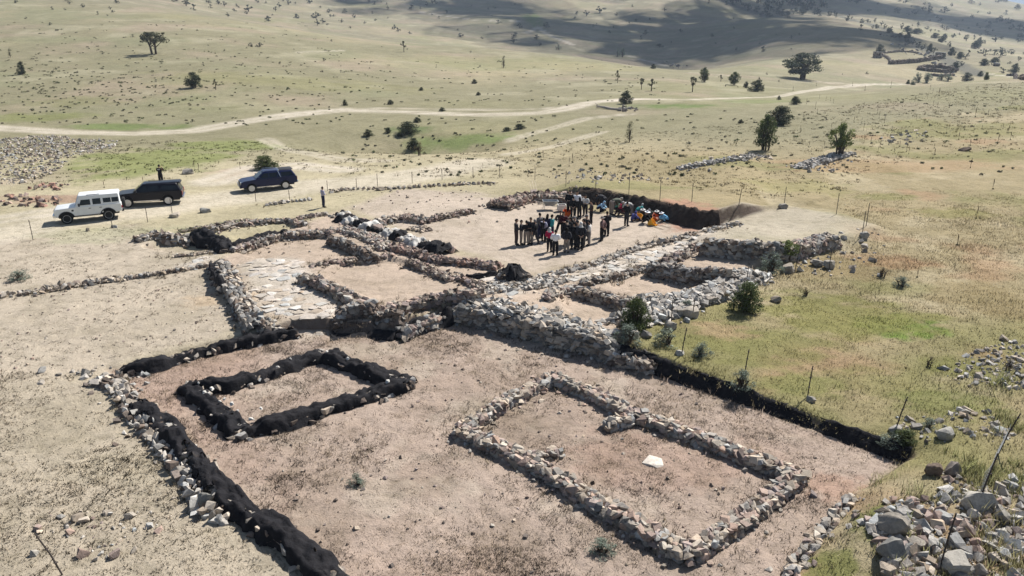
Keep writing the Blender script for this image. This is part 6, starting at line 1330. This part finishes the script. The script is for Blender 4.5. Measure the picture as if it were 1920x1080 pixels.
person(1104, 461, 414, 'front', 70, 'offwhite', 'grey', 'short', 'hair', "person in a pale sweater and grey trousers at the right of the cluster", CR, topname='sweater')
person(1128, 452, 407, 'behind', 60, 'plaid', 'black', 'hat', 'grey', "person in a brown plaid shirt and a wide grey hat", CR)
person(1137, 443, 397, 'front', 20, 'black', 'black', 'short', 'hair', "person in black right behind the wide grey hat", CR, topname='jacket')
person(1108, 421, 377, 'front', 100, 'brown', 'black', 'short', 'hair', "person in a reddish brown top and black trousers behind the cluster", CR)
person(1068, 405, 357, 'front', 160, 'black', 'black', 'short', 'hair', "person in a long black coat at the back left of the gathering", CR, topname='coat')
person(1081, 406, 358, 'down', 190, 'white', 'black', 'short', 'hair', "person in a white top at the back of the gathering", CR)
person(1074, 410, 369, 'behind', 0, 'black', 'black', 'short', 'hair', "person in black seen from behind in front of the back row's white top", CR, topname='jacket')
person(1086, 411, 371, 'down', 10, 'black', 'black', 'long', 'hair', "long haired person in black in front of the back row", CR, topname='jacket')
person(1097, 405, 366, 'front', 150, 'offwhite', 'black', 'long', 'hair', "long haired person in an off white top at the right of the back row", CR)
person(1126, 397, 374, 'crouch', -120, 'sky', 'navy', 'scarf', 'sky', "crouching digger with a light blue back and dark skirt", DG)
person(1146, 403, 368, 'bend', -60, 'olive', 'beige', 'cap', 'ash', "digger in olive bending down in pale trousers", DG, topname='jacket')
person(1133, 396, 362, 'bend', 40, 'dark', 'dark', 'short', 'hair', "digger in dark clothes bending beside the olive jacket", DG)
person(1159, 396, 378, 'crouch', -100, 'green', 'dark', 'scarf', 'green', "digger in green crouching over the red soil", DG)
person(1174, 424, 379, 'front', -40, 'black', 'dark', 'short', 'hair', "person in black standing alone before the diggers", CR, topname='jacket')
person(1184, 405, 380, 'bend', 60, 'offwhite', 'grey', 'cap', 'offwhite', "digger in white bending behind the lone person in black", DG)
person(1190, 415, 396, 'sit', -70, 'purple', 'navy', 'scarf', 'purple', "digger in purple blue sitting on the ground", DG)
person(1211, 419, 394, 'sit', -130, 'black', 'black', 'hat', 'white', "digger in black with a white sun hat sitting behind a yellow bucket", DG)
person(1206, 408, 387, 'crouch', 160, 'grey', 'dark', 'hat', 'offwhite', "digger in grey with a pale hat deep in the cut", DG)
person(1222, 409, 390, 'crouch', 120, 'olive', 'dark', 'scarf', 'offwhite', "digger with a long white scarf leaning over the orange bucket", DG)
person(1246, 416, 397, 'crouch', 95, 'lblue', 'lblue', 'hat', 'white', "digger in light blue with a white hat crouching at the right of the pit", DG)
person(607, 389, 351, 'front', -50, 'lav', 'navy', 'short', 'hair', "person in a lavender shirt and dark jeans standing apart on the verge", topname='shirt')
person(303, 346, 310, 'look', 0, 'black', 'black', 'short', 'hair', "guard in black with pale lettering on the back standing behind the black pickup", prt=True, topname='uniform_shirt')

person(1069, 458, 408, 'front', 100, 'black', 'black', 'long', 'hair', "long haired person in black just right of the broad one in the middle", CR, topname='jacket')
person(1099, 452, 403, 'step', 120, 'dark', 'dark', 'cap', 'grey', "person with a grey cap stepping past the back of the dense cluster", CR, topname='jacket')
person(1012, 447, 400, 'down', 40, 'grey', 'navy', 'short', 'hair', "person in a grey top behind the pale hoodie", CR)
person(1164, 404, 382, 'sit', 120, 'maroon', 'brown', 'scarf', 'crimson', "digger in dark red sitting beside the digger in green", DG)
person(1198, 402, 380, 'crouch', -60, 'teal', 'dark', 'scarf', 'offwhite', "digger in teal crouching behind the yellow bucket", DG)
person(1233, 411, 391, 'crouch', 150, 'dark', 'dark', 'hat', 'offwhite', "digger in dark clothes crouching right of the orange bucket", DG)
